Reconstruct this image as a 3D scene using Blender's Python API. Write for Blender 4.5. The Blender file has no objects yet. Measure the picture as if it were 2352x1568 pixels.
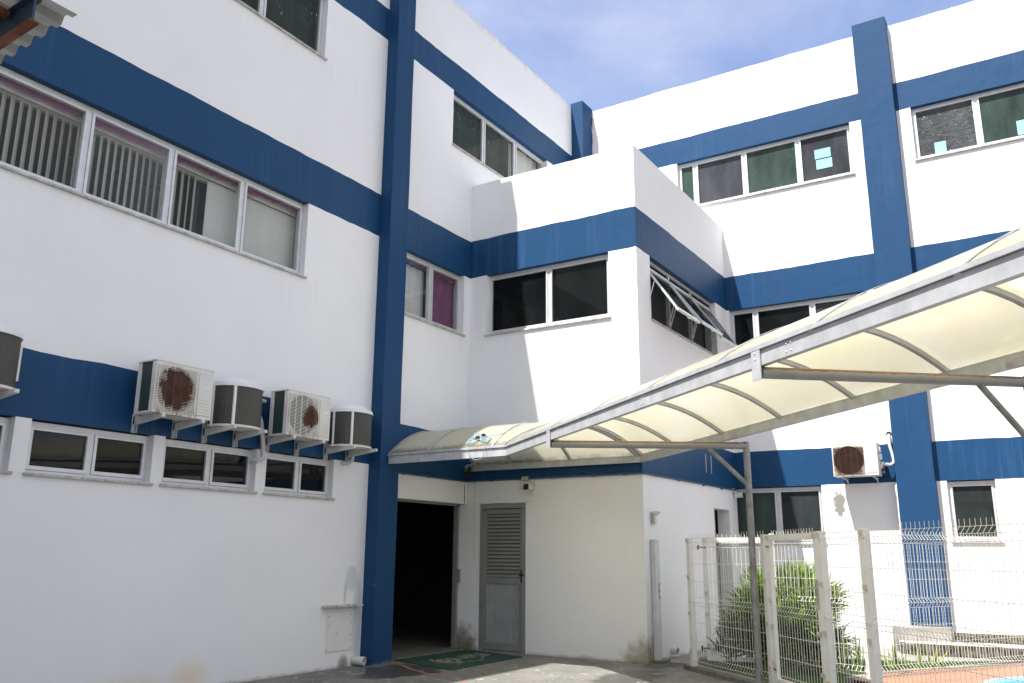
import bpy, bmesh, math, random
from mathutils import Vector, Matrix, Quaternion, noise
random.seed(7)
C = bpy.context.scene.collection
R = math.radians
# ---------------------------------------------------------------- camera
CAM = Vector((0.377, -8.163, 1.410))
yaw, pitch, roll = R(32.258), R(13.864), R(0.383)
d = Vector((math.cos(yaw)*math.cos(pitch), math.sin(yaw)*math.cos(pitch), math.sin(pitch)))
r = Vector((math.sin(yaw), -math.cos(yaw), 0)); u = r.cross(d)
r2 = r*math.cos(roll)+u*math.sin(roll); u2 = -r*math.sin(roll)+u*math.cos(roll)
cd = bpy.data.cameras.new('camera'); cam = bpy.data.objects.new('camera', cd); C.objects.link(cam)
cam.matrix_world = Matrix(((r2.x, u2.x, -d.x, CAM.x), (r2.y, u2.y, -d.y, CAM.y), (r2.z, u2.z, -d.z, CAM.z), (0, 0, 0, 1)))
cd.sensor_width = 36; cd.lens = 1996.0*36/2352; cd.clip_start = .05; cd.clip_end = 3000
bpy.context.scene.camera = cam
# ---------------------------------------------------------------- sky, sun, exposure
SUN = Vector((-.57, .18, 1.0)).normalized()
elev = math.asin(SUN.z); az = math.atan2(SUN.x, SUN.y)
W = bpy.data.worlds.new('World'); bpy.context.scene.world = W; W.use_nodes = True
nt = W.node_tree; nt.nodes.clear()
def N(t, typ, **k):
    n = t.nodes.new(typ)
    for a, b in k.items():
        if a.startswith('i_'): n.inputs[a[2:].replace('_', ' ')].default_value = b
        else: setattr(n, a, b)
    return n
sky = N(nt, 'ShaderNodeTexSky'); sky.sky_type = 'NISHITA'; sky.sun_disc = False
sky.sun_elevation = elev; sky.sun_rotation = az; sky.air_density = 1.0; sky.dust_density = 1.2; sky.ozone_density = 1.0
tc = N(nt, 'ShaderNodeTexCoord'); mp = N(nt, 'ShaderNodeMapping'); mp.inputs['Scale'].default_value = (1.3, 1.9, 2.6)
mp.inputs['Rotation'].default_value = (.3, .2, .9)
ns = N(nt, 'ShaderNodeTexNoise'); ns.inputs['Scale'].default_value = 2.1; ns.inputs['Detail'].default_value = 7; ns.inputs['Roughness'].default_value = .56; ns.inputs['Distortion'].default_value = .35
tn = N(nt, 'ShaderNodeMix', data_type='RGBA'); tn.blend_type = 'MULTIPLY'; tn.inputs[0].default_value = 1; tn.inputs[7].default_value = (.90, .97, 1.22, 1)
cr = N(nt, 'ShaderNodeValToRGB'); cr.color_ramp.elements[0].position = .40; cr.color_ramp.elements[1].position = .74
cr.color_ramp.elements[0].color = (.10, .10, .10, 1); cr.color_ramp.elements[1].color = (.48, .48, .48, 1)
# thin haze in front, unseen white cloud added behind the camera for neutral fill
dt = N(nt, 'ShaderNodeVectorMath', operation='DOT_PRODUCT'); dt.inputs[1].default_value = (-.70, -.62, .30)
mr = N(nt, 'ShaderNodeMapRange'); mr.interpolation_type = 'SMOOTHSTEP'; mr.inputs[1].default_value = -.45; mr.inputs[2].default_value = .55; mr.inputs[3].default_value = 0; mr.inputs[4].default_value = .62
ad_ = N(nt, 'ShaderNodeMath', operation='ADD'); ad_.use_clamp = True
nt.links.new(tc.outputs['Generated'], dt.inputs[0]); nt.links.new(dt.outputs['Value'], mr.inputs[0]); nt.links.new(mr.outputs[0], ad_.inputs[0]); nt.links.new(cr.outputs[0], ad_.inputs[1])
mx = N(nt, 'ShaderNodeMix', data_type='RGBA'); mx.inputs[7].default_value = (5.0, 5.1, 5.5, 1)
bg = N(nt, 'ShaderNodeBackground'); bg.inputs['Strength'].default_value = .113
wo = N(nt, 'ShaderNodeOutputWorld')
L = nt.links.new
L(tc.outputs['Generated'], mp.inputs['Vector']); L(mp.outputs[0], ns.inputs['Vector']); L(ns.outputs['Fac'], cr.inputs[0])
L(ad_.outputs[0], mx.inputs[0]); L(sky.outputs[0], tn.inputs[6]); L(tn.outputs[2], mx.inputs[6]); L(mx.outputs[2], bg.inputs[0]); L(bg.outputs[0], wo.inputs[0])
ld = bpy.data.lights.new('sun', 'SUN'); ld.energy = 5.0; ld.angle = R(.53); ld.color = (1, .97, .93)
lo = bpy.data.objects.new('sun', ld); C.objects.link(lo); lo.rotation_euler = SUN.to_track_quat('Z', 'Y').to_euler(); lo.location = (0, 0, 30)
vs = bpy.context.scene.view_settings
vs.view_transform = 'Standard'; vs.look = 'None'; vs.gamma = 1; vs.exposure = .88; vs.use_curve_mapping = False
cy = bpy.context.scene.cycles
cy.max_bounces = 8; cy.diffuse_bounces = 4; cy.glossy_bounces = 4; cy.transmission_bounces = 6; cy.transparent_max_bounces = 16
cy.caustics_reflective = False; cy.caustics_refractive = False; cy.sample_clamp_indirect = 6

# ---------------------------------------------------------------- calibrated sizes
XA, XC2, XB, XR, XF = 9.598, 9.997, 11.961, 16.147, 15.68
YB, YC = -3.076, -.207
T1, B1, B1B, T2, B2, T3, B3, ZP, ZBP = 3.284, 2.64, 2.567, 6.669, 6.008, 9.828, 9.285, 11.019, 7.70

# ---------------------------------------------------------------- materials
def mat(name):
    m = bpy.data.materials.new(name); m.use_nodes = True; t = m.node_tree
    b = t.nodes['Principled BSDF']; return m, t, b
def noise_tex(t, scale, detail=4, rough=.55, vec=None, sc=None, dist=0):
    n = N(t, 'ShaderNodeTexNoise'); n.inputs['Scale'].default_value = scale; n.inputs['Detail'].default_value = detail; n.inputs['Roughness'].default_value = rough; n.inputs['Distortion'].default_value = dist
    g = N(t, 'ShaderNodeNewGeometry') if vec is None else None
    src = g.outputs['Position'] if g else vec
    if sc:
        mpp = N(t, 'ShaderNodeMapping'); mpp.inputs['Scale'].default_value = sc; t.links.new(src, mpp.inputs['Vector']); src = mpp.outputs[0]
    t.links.new(src, n.inputs['Vector']); return n.outputs['Fac']
def ramp(t, fac, stops):
    c = N(t, 'ShaderNodeValToRGB'); e = c.color_ramp.elements
    while len(e) < len(stops): e.new(.5)
    for el, (p, col) in zip(e, stops):
        el.position = p; el.color = (*col, 1) if isinstance(col, tuple) else (col, col, col, 1)
    t.links.new(fac, c.inputs[0]); return c.outputs[0]
def mixc(t, fac, a, b, mode='MIX'):
    m = N(t, 'ShaderNodeMix', data_type='RGBA'); m.blend_type = mode
    for i, v in ((0, fac), (6, a), (7, b)):
        if isinstance(v, (int, float)): m.inputs[i].default_value = v
        elif isinstance(v, tuple): m.inputs[i].default_value = (*v, 1)
        else: t.links.new(v, m.inputs[i])
    return m.outputs[2]
def mth(t, op, a, b=0, c=None, clamp=False):
    m = N(t, 'ShaderNodeMath', operation=op); m.use_clamp = clamp
    for i, v in enumerate((a, b) if c is None else (a, b, c)):
        if isinstance(v, (int, float)): m.inputs[i].default_value = v
        else: t.links.new(v, m.inputs[i])
    return m.outputs[0]
def maprange(t, v, a, b, c=0, d_=1):
    m = N(t, 'ShaderNodeMapRange'); m.interpolation_type = 'SMOOTHSTEP'
    t.links.new(v, m.inputs[0])
    for i, x in enumerate((a, b, c, d_)): m.inputs[i+1].default_value = x
    return m.outputs[0]
def bump(t, b, h, s=.3, dist=.01):
    n = N(t, 'ShaderNodeBump'); n.inputs['Strength'].default_value = s; n.inputs['Distance'].default_value = dist
    t.links.new(h, n.inputs['Height']); t.links.new(n.outputs[0], b.inputs['Normal'])
def xyz(t):
    g = N(t, 'ShaderNodeNewGeometry'); s = N(t, 'ShaderNodeSeparateXYZ'); t.links.new(g.outputs['Position'], s.inputs[0]); return s.outputs
def blob(t, S, x, y, z, rx, ry, rz, lo=.6, hi=1.0, k=.45, ns_=6):
    """mask of a patch around a point on the wall, ragged by noise"""
    a = mth(t, 'POWER', mth(t, 'DIVIDE', mth(t, 'SUBTRACT', S[0], x), rx), 2)
    b_ = mth(t, 'POWER', mth(t, 'DIVIDE', mth(t, 'SUBTRACT', S[1], y), ry), 2)
    c = mth(t, 'POWER', mth(t, 'DIVIDE', mth(t, 'SUBTRACT', S[2], z), rz), 2)
    q = mth(t, 'ADD', mth(t, 'ADD', a, b_), c)
    q = mth(t, 'ADD', q, mth(t, 'MULTIPLY', mth(t, 'SUBTRACT', noise_tex(t, ns_, 5), .5), k*2))
    return maprange(t, q, lo, hi, 1, 0)

def paint(name, base, dirt, streak=.5, base_grime=True, fade=None):
    m, t, b = mat(name); S = xyz(t)
    col = mixc(t, ramp(t, noise_tex(t, .9, 5), [(.35, .0), (.72, 1.)]), base, tuple(c*.95 for c in base))
    st = noise_tex(t, 1.0, 5, .65, sc=(9, 9, .30))
    pm = ramp(t, noise_tex(t, .55, 3, .5), [(.46, .12), (.66, 1.)])
    col = mixc(t, mth(t, 'MULTIPLY', mth(t, 'MULTIPLY', ramp(t, st, [(.52, .0), (.74, 1.)]), pm), streak), col, dirt if fade is None else fade)
    fine = noise_tex(t, 14, 5, .7)
    col = mixc(t, mth(t, 'MULTIPLY', ramp(t, fine, [(.60, .0), (.78, 1.)]), .22), col, dirt)
    if base_grime:
        g = mth(t, 'ADD', S[2], mth(t, 'MULTIPLY', mth(t, 'SUBTRACT', noise_tex(t, 4.5, 6, .7), .5), .12))
        col = mixc(t, maprange(t, g, -.01, .05, .6, 0), col, (.22, .19, .14))
    t.links.new(col, b.inputs['Base Color']); b.inputs['Roughness'].default_value = .62
    b.inputs['Specular IOR Level'].default_value = .2
    h = mth(t, 'ADD', mth(t, 'MULTIPLY', noise_tex(t, 2.2, 3), 2.2), mth(t, 'MULTIPLY', noise_tex(t, 45, 4, .6), .25))
    bump(t, b, h, .32, .012)
    return m, t, b, col, S
M = {}
zmS, ztS = 4.975, 8.26
m, t, b, col, S = paint('white_wall_paint', (.80, .80, .80), (.62, .60, .55), .10)
# stains and patches of this wall, plus a painted orange glow
pt = blob(t, S, 9.36, 0, 1.10, .15, 5, .20, lo=.3, k=.7); col = mixc(t, pt, col, (.60, .62, .64))
pt = blob(t, S, 9.50, 0, .62, .10, 5, .60, k=.3, lo=.3); col = mixc(t, pt, col, (.60, .62, .65))
pt = blob(t, S, 9.25, 0, .93, .03, 5, .16); col = mixc(t, mth(t, 'MULTIPLY', pt, .5), col, (.40, .38, .33))
pt = blob(t, S, 9.27, 0, .03, .12, 5, .15, lo=0, hi=1.2, k=.5); col = mixc(t, mth(t, 'MULTIPLY', pt, .8), col, (.16, .12, .08))
for q in ((6.89, .10, .26, .22), (6.15, .02, .5, .22)):  # orange glow of reflected light, painted into the wall colour
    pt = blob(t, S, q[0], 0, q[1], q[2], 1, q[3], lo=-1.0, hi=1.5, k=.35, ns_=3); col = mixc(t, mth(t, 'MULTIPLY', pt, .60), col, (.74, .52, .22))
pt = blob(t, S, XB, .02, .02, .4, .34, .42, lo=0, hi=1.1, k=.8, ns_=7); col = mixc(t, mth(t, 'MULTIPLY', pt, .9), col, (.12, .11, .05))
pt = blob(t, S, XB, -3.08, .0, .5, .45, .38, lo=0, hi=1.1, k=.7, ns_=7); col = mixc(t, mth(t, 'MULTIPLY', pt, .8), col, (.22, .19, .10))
pt = blob(t, S, 12.2, YB, .2, .07, 5, .35); col = mixc(t, mth(t, 'MULTIPLY', pt, .8), col, (.20, .16, .10))
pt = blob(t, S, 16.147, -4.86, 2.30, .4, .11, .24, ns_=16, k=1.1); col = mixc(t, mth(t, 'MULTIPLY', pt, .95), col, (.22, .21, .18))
pt = blob(t, S, XB, -.17, 1.9, .2, .012, .75); col = mixc(t, mth(t, 'MULTIPLY', pt, .35), col, (.40, .37, .30))
pt = blob(t, S, XB, -2.25, 7.66, .3, .40, .26, k=.7, ns_=9); stq = ramp(t, noise_tex(t, 1, 4, .6, sc=(16, 16, .5)), [(.48, 0.), (.62, 1.)]); col = mixc(t, mth(t, 'MULTIPLY', mth(t, 'MULTIPLY', pt, stq), .7), col, (.36, .24, .16))
pt = blob(t, S, 11.915, 0, 2.36, .014, .02, .22, k=.3); col = mixc(t, mth(t, 'MULTIPLY', pt, .9), col, (.07, .05, .025))
for zs_ in (zmS, ztS):
    below = mth(t, 'MULTIPLY', maprange(t, S[2], zs_-.75, zs_-.05, 0, 1), maprange(t, S[2], zs_-.03, zs_-.01, 1, 0))
    sq = ramp(t, noise_tex(t, 1, 5, .65, sc=(11, 11, .35)), [(.50, 0.), (.72, 1.)])
    col = mixc(t, mth(t, 'MULTIPLY', mth(t, 'MULTIPLY', below, sq), .13), col, (.50, .48, .43))
# top-of-parapet weathering
for zt in (ZP,):
    q = mth(t, 'ABSOLUTE', mth(t, 'SUBTRACT', S[2], zt-.02))
    q = mth(t, 'ADD', q, mth(t, 'MULTIPLY', mth(t, 'SUBTRACT', noise_tex(t, 5, 6, .7), .45), .5))
    col = mixc(t, mth(t, 'MULTIPLY', maprange(t, q, .02, .12, 1, 0), .35), col, (.50, .47, .42))
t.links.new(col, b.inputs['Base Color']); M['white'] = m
m, t, b, col, S = paint('blue_wall_paint', (.009, .054, .138), (.05, .12, .25), .8, fade=(.036, .098, .205))
pt = blob(t, S, 14.73, YB, 2.95, 2.6, 5, .0001)
t.links.new(col, b.inputs['Base Color']); b.inputs['Roughness'].default_value = .5; M['blue'] = m
m, t, b, col, S = paint('blue_pilaster_paint', (.010, .053, .136), (.05, .12, .25), .6, fade=(.032, .088, .19))
chip = ramp(t, noise_tex(t, 9, 6, .7), [(.66, .0), (.69, 1.)])
low = maprange(t, S[2], .1, 1.6, 1, 0)
col = mixc(t, mth(t, 'MULTIPLY', chip, low), col, (.45, .47, .5))
t.links.new(col, b.inputs['Base Color']); M['pil'] = m

def simple(name, col, rough=.5, metal=0, var=.1, vs_=6, bmp=0, spec=.5):
    m, t, b = mat(name)
    c = mixc(t, ramp(t, noise_tex(t, vs_, 5, .6), [(.3, 0.), (.75, 1.)]), col, tuple(max(0, x*(1-var*2.2)) for x in col))
    t.links.new(c, b.inputs['Base Color']); b.inputs['Roughness'].default_value = rough; b.inputs['Metallic'].default_value = metal
    b.inputs['Specular IOR Level'].default_value = spec
    if bmp: bump(t, b, noise_tex(t, vs_*5, 5), bmp, .004)
    return m
M['alu'] = simple('window_aluminium', (.66, .67, .67), .42, .25, .08, 9)
M['alu_dirty'] = simple('old_aluminium', (.55, .55, .53), .5, .3, .22, 9)
M['sill'] = simple('stone_sill', (.60, .58, .54), .6, 0, .3, 12, .3)
M['fence'] = simple('white_fence_enamel', (.80, .80, .78), .4, 0, .06, 5)
M['fencewire'] = simple('white_wire_enamel', (.76, .75, .68), .4, 0, .08, 3)
M['clip'] = simple('beige_plastic', (.62, .56, .44), .5, 0, .1, 5)
M['acwhite'] = simple('appliance_enamel', (.66, .66, .61), .38, 0, .06, 4)
M['acwhite2'] = simple('cap_enamel', (.76, .76, .75), .4, 0, .05, 4)
M['cover'] = simple('painted_cover_plate', (.76, .75, .72), .5, 0, .05, 5)
M['bracket'] = simple('bracket_enamel', (.66, .66, .65), .45, 0, .12, 8)
M['dark'] = simple('dark_void', (.012, .012, .013), .8, 0, .1)
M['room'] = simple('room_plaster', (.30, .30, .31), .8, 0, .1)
M['roomdark'] = simple('room_plaster_painted_dark', (.04, .042, .043), .8, 0, .1)  # same plaster with the darkness of the rooms put into its colour
M['pipe'] = simple('foam_wrap', (.60, .60, .60), .7, 0, .15, 14, .6)
M['pvc'] = simple('white_pvc', (.68, .67, .63), .4, 0, .12, 10)
M['bluepipe'] = simple('blue_conduit', (.03, .085, .15), .5, 0, .1, 8)
M['doorgrey'] = simple('grey_door_metal', (.27, .28, .27), .5, .15, .08, 4)
M['grooved'] = simple('grooved_aluminium_sheet', (.38, .40, .41), .42, .35, .10, 4)
M['jambpost'] = simple('grey_post_metal', (.60, .61, .60), .5, .1, .1, 5)
M['black'] = simple('black_plastic', (.02, .02, .022), .35)
M['papers'] = simple('light_blue_paper', (.30, .62, .74), .8, 0, .05, 8)
M['red'] = simple('red_plastic', (.55, .05, .04), .6)
M['blind'] = simple('cream_vertical_blind', (.46, .44, .40), .8, 0, .06, 2)
M['curtainW'] = simple('white_curtain', (.66, .65, .62), .9, 0, .05, 2)
M['purple'] = simple('purple_film', (.22, .045, .16), .7, 0, .18, 5)
M['curtainD'] = simple('dark_drape', (.075, .085, .070), .9, 0, .3, 4)
M['galv'] = simple('galvanised_steel', (.56, .57, .58), .5, .25, .14, 7)
M['post'] = simple('weathered_steel_tube', (.33, .34, .33), .55, .4, .22, 10)
M['wood'] = None
M['white_sheet'] = simple('painted_sheet_metal', (.30, .30, .295), .55, 0, .12, 5)
M['bluebeam'] = simple('blue_beam_paint', (.02, .045, .08), .5, 0, .2, 6)
M['leafyoung'] = None
def grad_mat():
    m, t, b = mat('green_coil_fins'); 
    c = mixc(t, ramp(t, noise_tex(t, 60, 2), [(.4, 0.), (.6, 1.)]), (.010, .028, .027), (.03, .055, .05))
    t.links.new(c, b.inputs['Base Color']); b.inputs['Roughness'].default_value = .6; return m
M['coil'] = grad_mat()
m, t, b = mat('woven_coil_guard'); S = xyz(t)
br = N(t, 'ShaderNodeTexBrick'); br.inputs['Scale'].default_value = 1; br.inputs['Brick Width'].default_value = .034; br.inputs['Row Height'].default_value = .017; br.inputs['Mortar Size'].default_value = .0035
br.inputs['Color1'].default_value = (.020, .018, .015, 1); br.inputs['Color2'].default_value = (.036, .033, .028, 1); br.inputs['Mortar'].default_value = (.085, .08, .068, 1)
cx = N(t, 'ShaderNodeCombineXYZ'); t.links.new(mth(t, 'ADD', S[0], mth(t, 'MULTIPLY', S[1], 1.2)), cx.inputs[0]); t.links.new(S[2], cx.inputs[1]); t.links.new(cx.outputs[0], br.inputs['Vector'])
c = mixc(t, ramp(t, noise_tex(t, 30, 3), [(.45, 0.), (.65, .8)]), br.outputs[0], (.05, .045, .035))
t.links.new(c, b.inputs['Base Color']); b.inputs['Roughness'].default_value = .6; M['mesh'] = m
def rusty(name, paintc, amt_lo, amt_hi, center=None, rad=.26, dk=1):
    m, t, b = mat(name)
    tcn = N(t, 'ShaderNodeTexCoord'); s = N(t, 'ShaderNodeSeparateXYZ'); t.links.new(tcn.outputs['Object'], s.inputs[0])
    n = noise_tex(t, 9, 6, .7, vec=tcn.outputs['Object'])
    if center is not None:
        rr = mth(t, 'SQRT', mth(t, 'ADD', mth(t, 'POWER', mth(t, 'SUBTRACT', s.outputs[0], center[0]), 2), mth(t, 'POWER', mth(t, 'SUBTRACT', s.outputs[2], center[1]), 2)))
        k = mth(t, 'SUBTRACT', mth(t, 'ADD', mth(t, 'MULTIPLY', n, .9), .25), mth(t, 'DIVIDE', rr, rad))
        f = maprange(t, k, amt_lo, amt_hi)
    else: f = maprange(t, n, amt_lo, amt_hi)
    rc = mixc(t, noise_tex(t, 25, 4, .6, vec=tcn.outputs['Object']), (.05*dk, .012*dk, .008*dk), (.19*dk, .055*dk, .02*dk))
    t.links.new(mixc(t, f, paintc, rc), b.inputs['Base Color']); b.inputs['Roughness'].default_value = .6
    return m
M['rustsheet'] = rusty('rust_spotted_enamel', (.66, .64, .57), .62, .72)
M['rust'] = rusty('rusted_steel', (.20, .08, .04), .4, .6)
M['basepl'] = rusty('rusty_base_plate', (.50, .38, .20), .45, .6)
# galvanised beam with rusty top for arms
m, t, b = mat('steel_arm_rusty_top'); S = xyz(t)
g = N(t, 'ShaderNodeNewGeometry'); s = N(t, 'ShaderNodeSeparateXYZ'); t.links.new(g.outputs['Normal'], s.inputs[0])
f = maprange(t, mth(t, 'ADD', s.outputs[2], mth(t, 'MULTIPLY', noise_tex(t, 16, 5), .9)), .75, .95)
c = mixc(t, f, mixc(t, noise_tex(t, 8, 4), (.24, .25, .25), (.36, .37, .36)), mixc(t, noise_tex(t, 30, 4), (.13, .05, .025), (.26, .13, .06)))
t.links.new(c, b.inputs['Base Color']); b.inputs['Roughness'].default_value = .55; b.inputs['Metallic'].default_value = .2; M['arm'] = m
# canopy sheet: translucent polycarbonate
m = bpy.data.materials.new('translucent_polycarbonate'); m.use_nodes = True; t = m.node_tree; t.nodes.clear()
o_ = N(t, 'ShaderNodeOutputMaterial'); df = N(t, 'ShaderNodeBsdfDiffuse'); tr = N(t, 'ShaderNodeBsdfTranslucent'); gl = N(t, 'ShaderNodeBsdfGlossy'); gl.inputs['Roughness'].default_value = .22
c = mixc(t, ramp(t, noise_tex(t, 1.3, 5, .6, sc=(1, 1, 3)), [(.35, 0.), (.7, 1.)]), (.87, .86, .72), (.86, .815, .61))
dirt = ramp(t, noise_tex(t, 5, 6, .7), [(.66, 0.), (.85, .3)])
c = mixc(t, dirt, c, (.55, .52, .42))
S = xyz(t)
em = maprange(t, mth(t, 'ADD', S[2], mth(t, 'MULTIPLY', noise_tex(t, 7, 6, .75), -.20)), 2.69, 2.79, .75, 0)
c = mixc(t, mth(t, 'MULTIPLY', ramp(t, noise_tex(t, 1.0, 4, .6, sc=(9, 9, .6)), [(.55, 0.), (.8, 1.)]), .13), c, (.50, .45, .30))
c = mixc(t, em, c, (.20, .18, .14))
t.links.new(c, df.inputs[0]); t.links.new(mixc(t, 1.0, c, (1.0, .98, .89), 'MULTIPLY'), tr.inputs[0])
m1 = N(t, 'ShaderNodeMixShader'); m1.inputs[0].default_value = .66; t.links.new(df.outputs[0], m1.inputs[1]); t.links.new(tr.outputs[0], m1.inputs[2])
fr = N(t, 'ShaderNodeFresnel'); fr.inputs[0].default_value = 1.45
m2 = N(t, 'ShaderNodeMixShader'); t.links.new(mth(t, 'MULTIPLY', fr.outputs[0], .5), m2.inputs[0]); t.links.new(m1.outputs[0], m2.inputs[1]); t.links.new(gl.outputs[0], m2.inputs[2])
t.links.new(m2.outputs[0], o_.inputs[0]); M['poly'] = m
# glass
def glass(name, tint, speck=0, frost=0, refl=1.0, fcol=(.5, .55, .52), famt=.07):
    m = bpy.data.materials.new(name); m.use_nodes = True; t = m.node_tree; t.nodes.clear()
    o_ = N(t, 'ShaderNodeOutputMaterial'); tr = N(t, 'ShaderNodeBsdfTransparent'); tr.inputs[0].default_value = (*tint, 1)
    gl = N(t, 'ShaderNodeBsdfGlossy'); gl.inputs['Roughness'].default_value = .02 if not frost else .2
    fr = N(t, 'ShaderNodeFresnel'); fr.inputs[0].default_value = 1.52
    bp_ = N(t, 'ShaderNodeBump'); bp_.inputs['Strength'].default_value = .10 if not frost else .8; bp_.inputs['Distance'].default_value = .01
    t.links.new(noise_tex(t, 1.6 if not frost else 30, 2, sc=None if not frost else (.4, .4, 1.4)), bp_.inputs['Height']); t.links.new(bp_.outputs[0], gl.inputs['Normal'])
    a = N(t, 'ShaderNodeMixShader'); t.links.new(mth(t, 'MULTIPLY', fr.outputs[0], .45*refl, clamp=True), a.inputs[0]); t.links.new(tr.outputs[0], a.inputs[1]); t.links.new(gl.outputs[0], a.inputs[2])
    out = a.outputs[0]
    dd = N(t, 'ShaderNodeBsdfDiffuse'); dd.inputs[0].default_value = (*fcol, 1)
    if frost: t.links.new(mixc(t, ramp(t, noise_tex(t, 11, 4, .6, sc=(.6, .6, 2.4), dist=.8), [(.42, 0.), (.62, 1.)]), (.13, .145, .15), (.23, .25, .26)), dd.inputs[0])
    film = mth(t, 'MULTIPLY', noise_tex(t, 1.5, 4, .6, sc=(1.5, 1.5, .5)), famt*2 if not frost else .75)
    b_ = N(t, 'ShaderNodeMixShader'); t.links.new(film, b_.inputs[0]); t.links.new(out, b_.inputs[1]); t.links.new(dd.outputs[0], b_.inputs[2]); out = b_.outputs[0]
    if speck:
        sp = ramp(t, noise_tex(t, 34, 3, .6, sc=(1, 1, .28)), [(.67, 0.), (.70, 1.)])
        cl = ramp(t, noise_tex(t, 2.2, 4, .6), [(.42, 0.), (.60, 1.)])
        d2 = N(t, 'ShaderNodeBsdfDiffuse'); d2.inputs[0].default_value = (.55, .68, .62, 1)
        c_ = N(t, 'ShaderNodeMixShader'); t.links.new(mth(t, 'MULTIPLY', mth(t, 'MULTIPLY', sp, cl), speck), c_.inputs[0]); t.links.new(out, c_.inputs[1]); t.links.new(d2.outputs[0], c_.inputs[2]); out = c_.outputs[0]
    t.links.new(out, o_.inputs[0]); return m
M['gl'] = glass('clear_window_glass', (.92, .94, .93), refl=.45, famt=.05)
M['gl_spk'] = glass('speckled_window_glass', (.62, .72, .66), .95, fcol=(.09, .12, .10), famt=.2)
M['gl_dark'] = glass('dark_window_glass', (.20, .24, .24), 0, refl=.75, fcol=(.06, .07, .07), famt=.12)
M['gl_green'] = glass('green_tinted_glass', (.18, .29, .26), .18, fcol=(.070, .105, .092), famt=.62)
M['gl_grey'] = glass('grey_tinted_glass', (.30, .32, .34), .18, fcol=(.085, .09, .10), famt=.6)
M['gl_frost'] = glass('textured_frosted_glass', (.4, .44, .45), .2, 1, fcol=(.16, .18, .19))
M['gl_low'] = glass('reflective_dark_glass', (.20, .24, .24), 0, refl=1.45, fcol=(.05, .06, .055), famt=.10)
M['gl_grd'] = glass('grey_film_ground_floor_glass', (.30, .34, .34), 0, refl=.8, fcol=(.065, .080, .080), famt=.42)  # grey film mixed over the pane makes it paler
# ground
m, t, b = mat('worn_grey_concrete'); S = xyz(t)
c = mixc(t, ramp(t, noise_tex(t, 1.4, 6, .62), [(.32, 0.), (.70, 1.)]), (.125, .122, .112), (.235, .23, .212))
c = mixc(t, ramp(t, noise_tex(t, 26, 5, .7), [(.40, 0.), (.75, .6)]), c, (.12, .115, .105))
wet = blob(t, S, 9.35, -.75, 0, .9, .62, 5, lo=.5, hi=.95, k=.7, ns_=4)
wet2 = blob(t, S, 10.6, -3.45, 0, 1.0, .42, 5, lo=.4, hi=.9, k=.8, ns_=4)
wt = mth(t, 'MAXIMUM', wet, wet2)
c = mixc(t, mth(t, 'MULTIPLY', wt, .7), c, (.035, .034, .033))
sp = ramp(t, noise_tex(t, 7.5, 4, .65, dist=.6), [(.625, 0.), (.65, 1.)])
sp2 = ramp(t, noise_tex(t, 24, 3, .6), [(.69, 0.), (.71, 1.)])
c = mixc(t, mth(t, 'MULTIPLY', mth(t, 'MAXIMUM', sp, sp2), .75), c, (.48, .47, .43))
vo = N(t, 'ShaderNodeTexVoronoi'); vo.feature = 'DISTANCE_TO_EDGE'; vo.inputs['Scale'].default_value = .75
gg = N(t, 'ShaderNodeNewGeometry'); ad = N(t, 'ShaderNodeVectorMath', operation='ADD'); nn = N(t, 'ShaderNodeTexNoise'); nn.inputs['Scale'].default_value = 3; t.links.new(gg.outputs['Position'], nn.inputs['Vector'])
t.links.new(gg.outputs['Position'], ad.inputs[0]); t.links.new(nn.outputs['Color'], ad.inputs[1]); t.links.new(ad.outputs[0], vo.inputs['Vector'])
c = mixc(t, maprange(t, vo.outputs[0], .0, .008, .75, 0), c, (.03, .028, .025))
edge = blob(t, S, 12.0, -3.3, 0, .6, .25, 5, k=.7); c = mixc(t, mth(t, 'MULTIPLY', edge, .7), c, (.05, .045, .035))
t.links.new(c, b.inputs['Base Color']); t.links.new(maprange(t, wt, 0, 1, .78, .28), b.inputs['Roughness'])
bump(t, b, noise_tex(t, 35, 6, .7), .5, .01); M['ground'] = m
m, t, b = mat('pale_garden_concrete')  # mottled concrete, paler than the courtyard ground
c = mixc(t, ramp(t, noise_tex(t, 2.2, 7, .68), [(.36, 0.), (.66, 1.)]), (.36, .345, .32), (.20, .19, .165))
c = mixc(t, ramp(t, noise_tex(t, 9, 5, .7), [(.60, 0.), (.7, .7)]), c, (.12, .11, .09))
t.links.new(c, b.inputs['Base Color']); b.inputs['Roughness'].default_value = .85; bump(t, b, noise_tex(t, 30, 6, .7), .6, .01); M['conc'] = m
m, t, b = mat('mossy_step_concrete'); g = N(t, 'ShaderNodeNewGeometry'); s = N(t, 'ShaderNodeSeparateXYZ'); t.links.new(g.outputs['Normal'], s.inputs[0])
top = maprange(t, s.outputs[2], .3, .8)
n1 = noise_tex(t, 11, 7, .75)
c = mixc(t, top, mixc(t, ramp(t, n1, [(.46, 0.), (.66, 1.)]), (.02, .018, .013), (.17, .15, .11)), mixc(t, ramp(t, n1, [(.42, 0.), (.66, 1.)]), (.56, .53, .47), (.27, .24, .19)))
t.links.new(c, b.inputs['Base Color']); b.inputs['Roughness'].default_value = .9; bump(t, b, n1, .7, .02); M['step'] = m
M['kerb'] = simple('grey_kerb_concrete', (.20, .195, .185), .85, 0, .3, 9, .6)
M['soil'] = simple('dark_garden_soil', (.055, .045, .03), .95, 0, .3, 9, .8)
m, t, b = mat('orange_deck_boards'); S = xyz(t)
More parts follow.
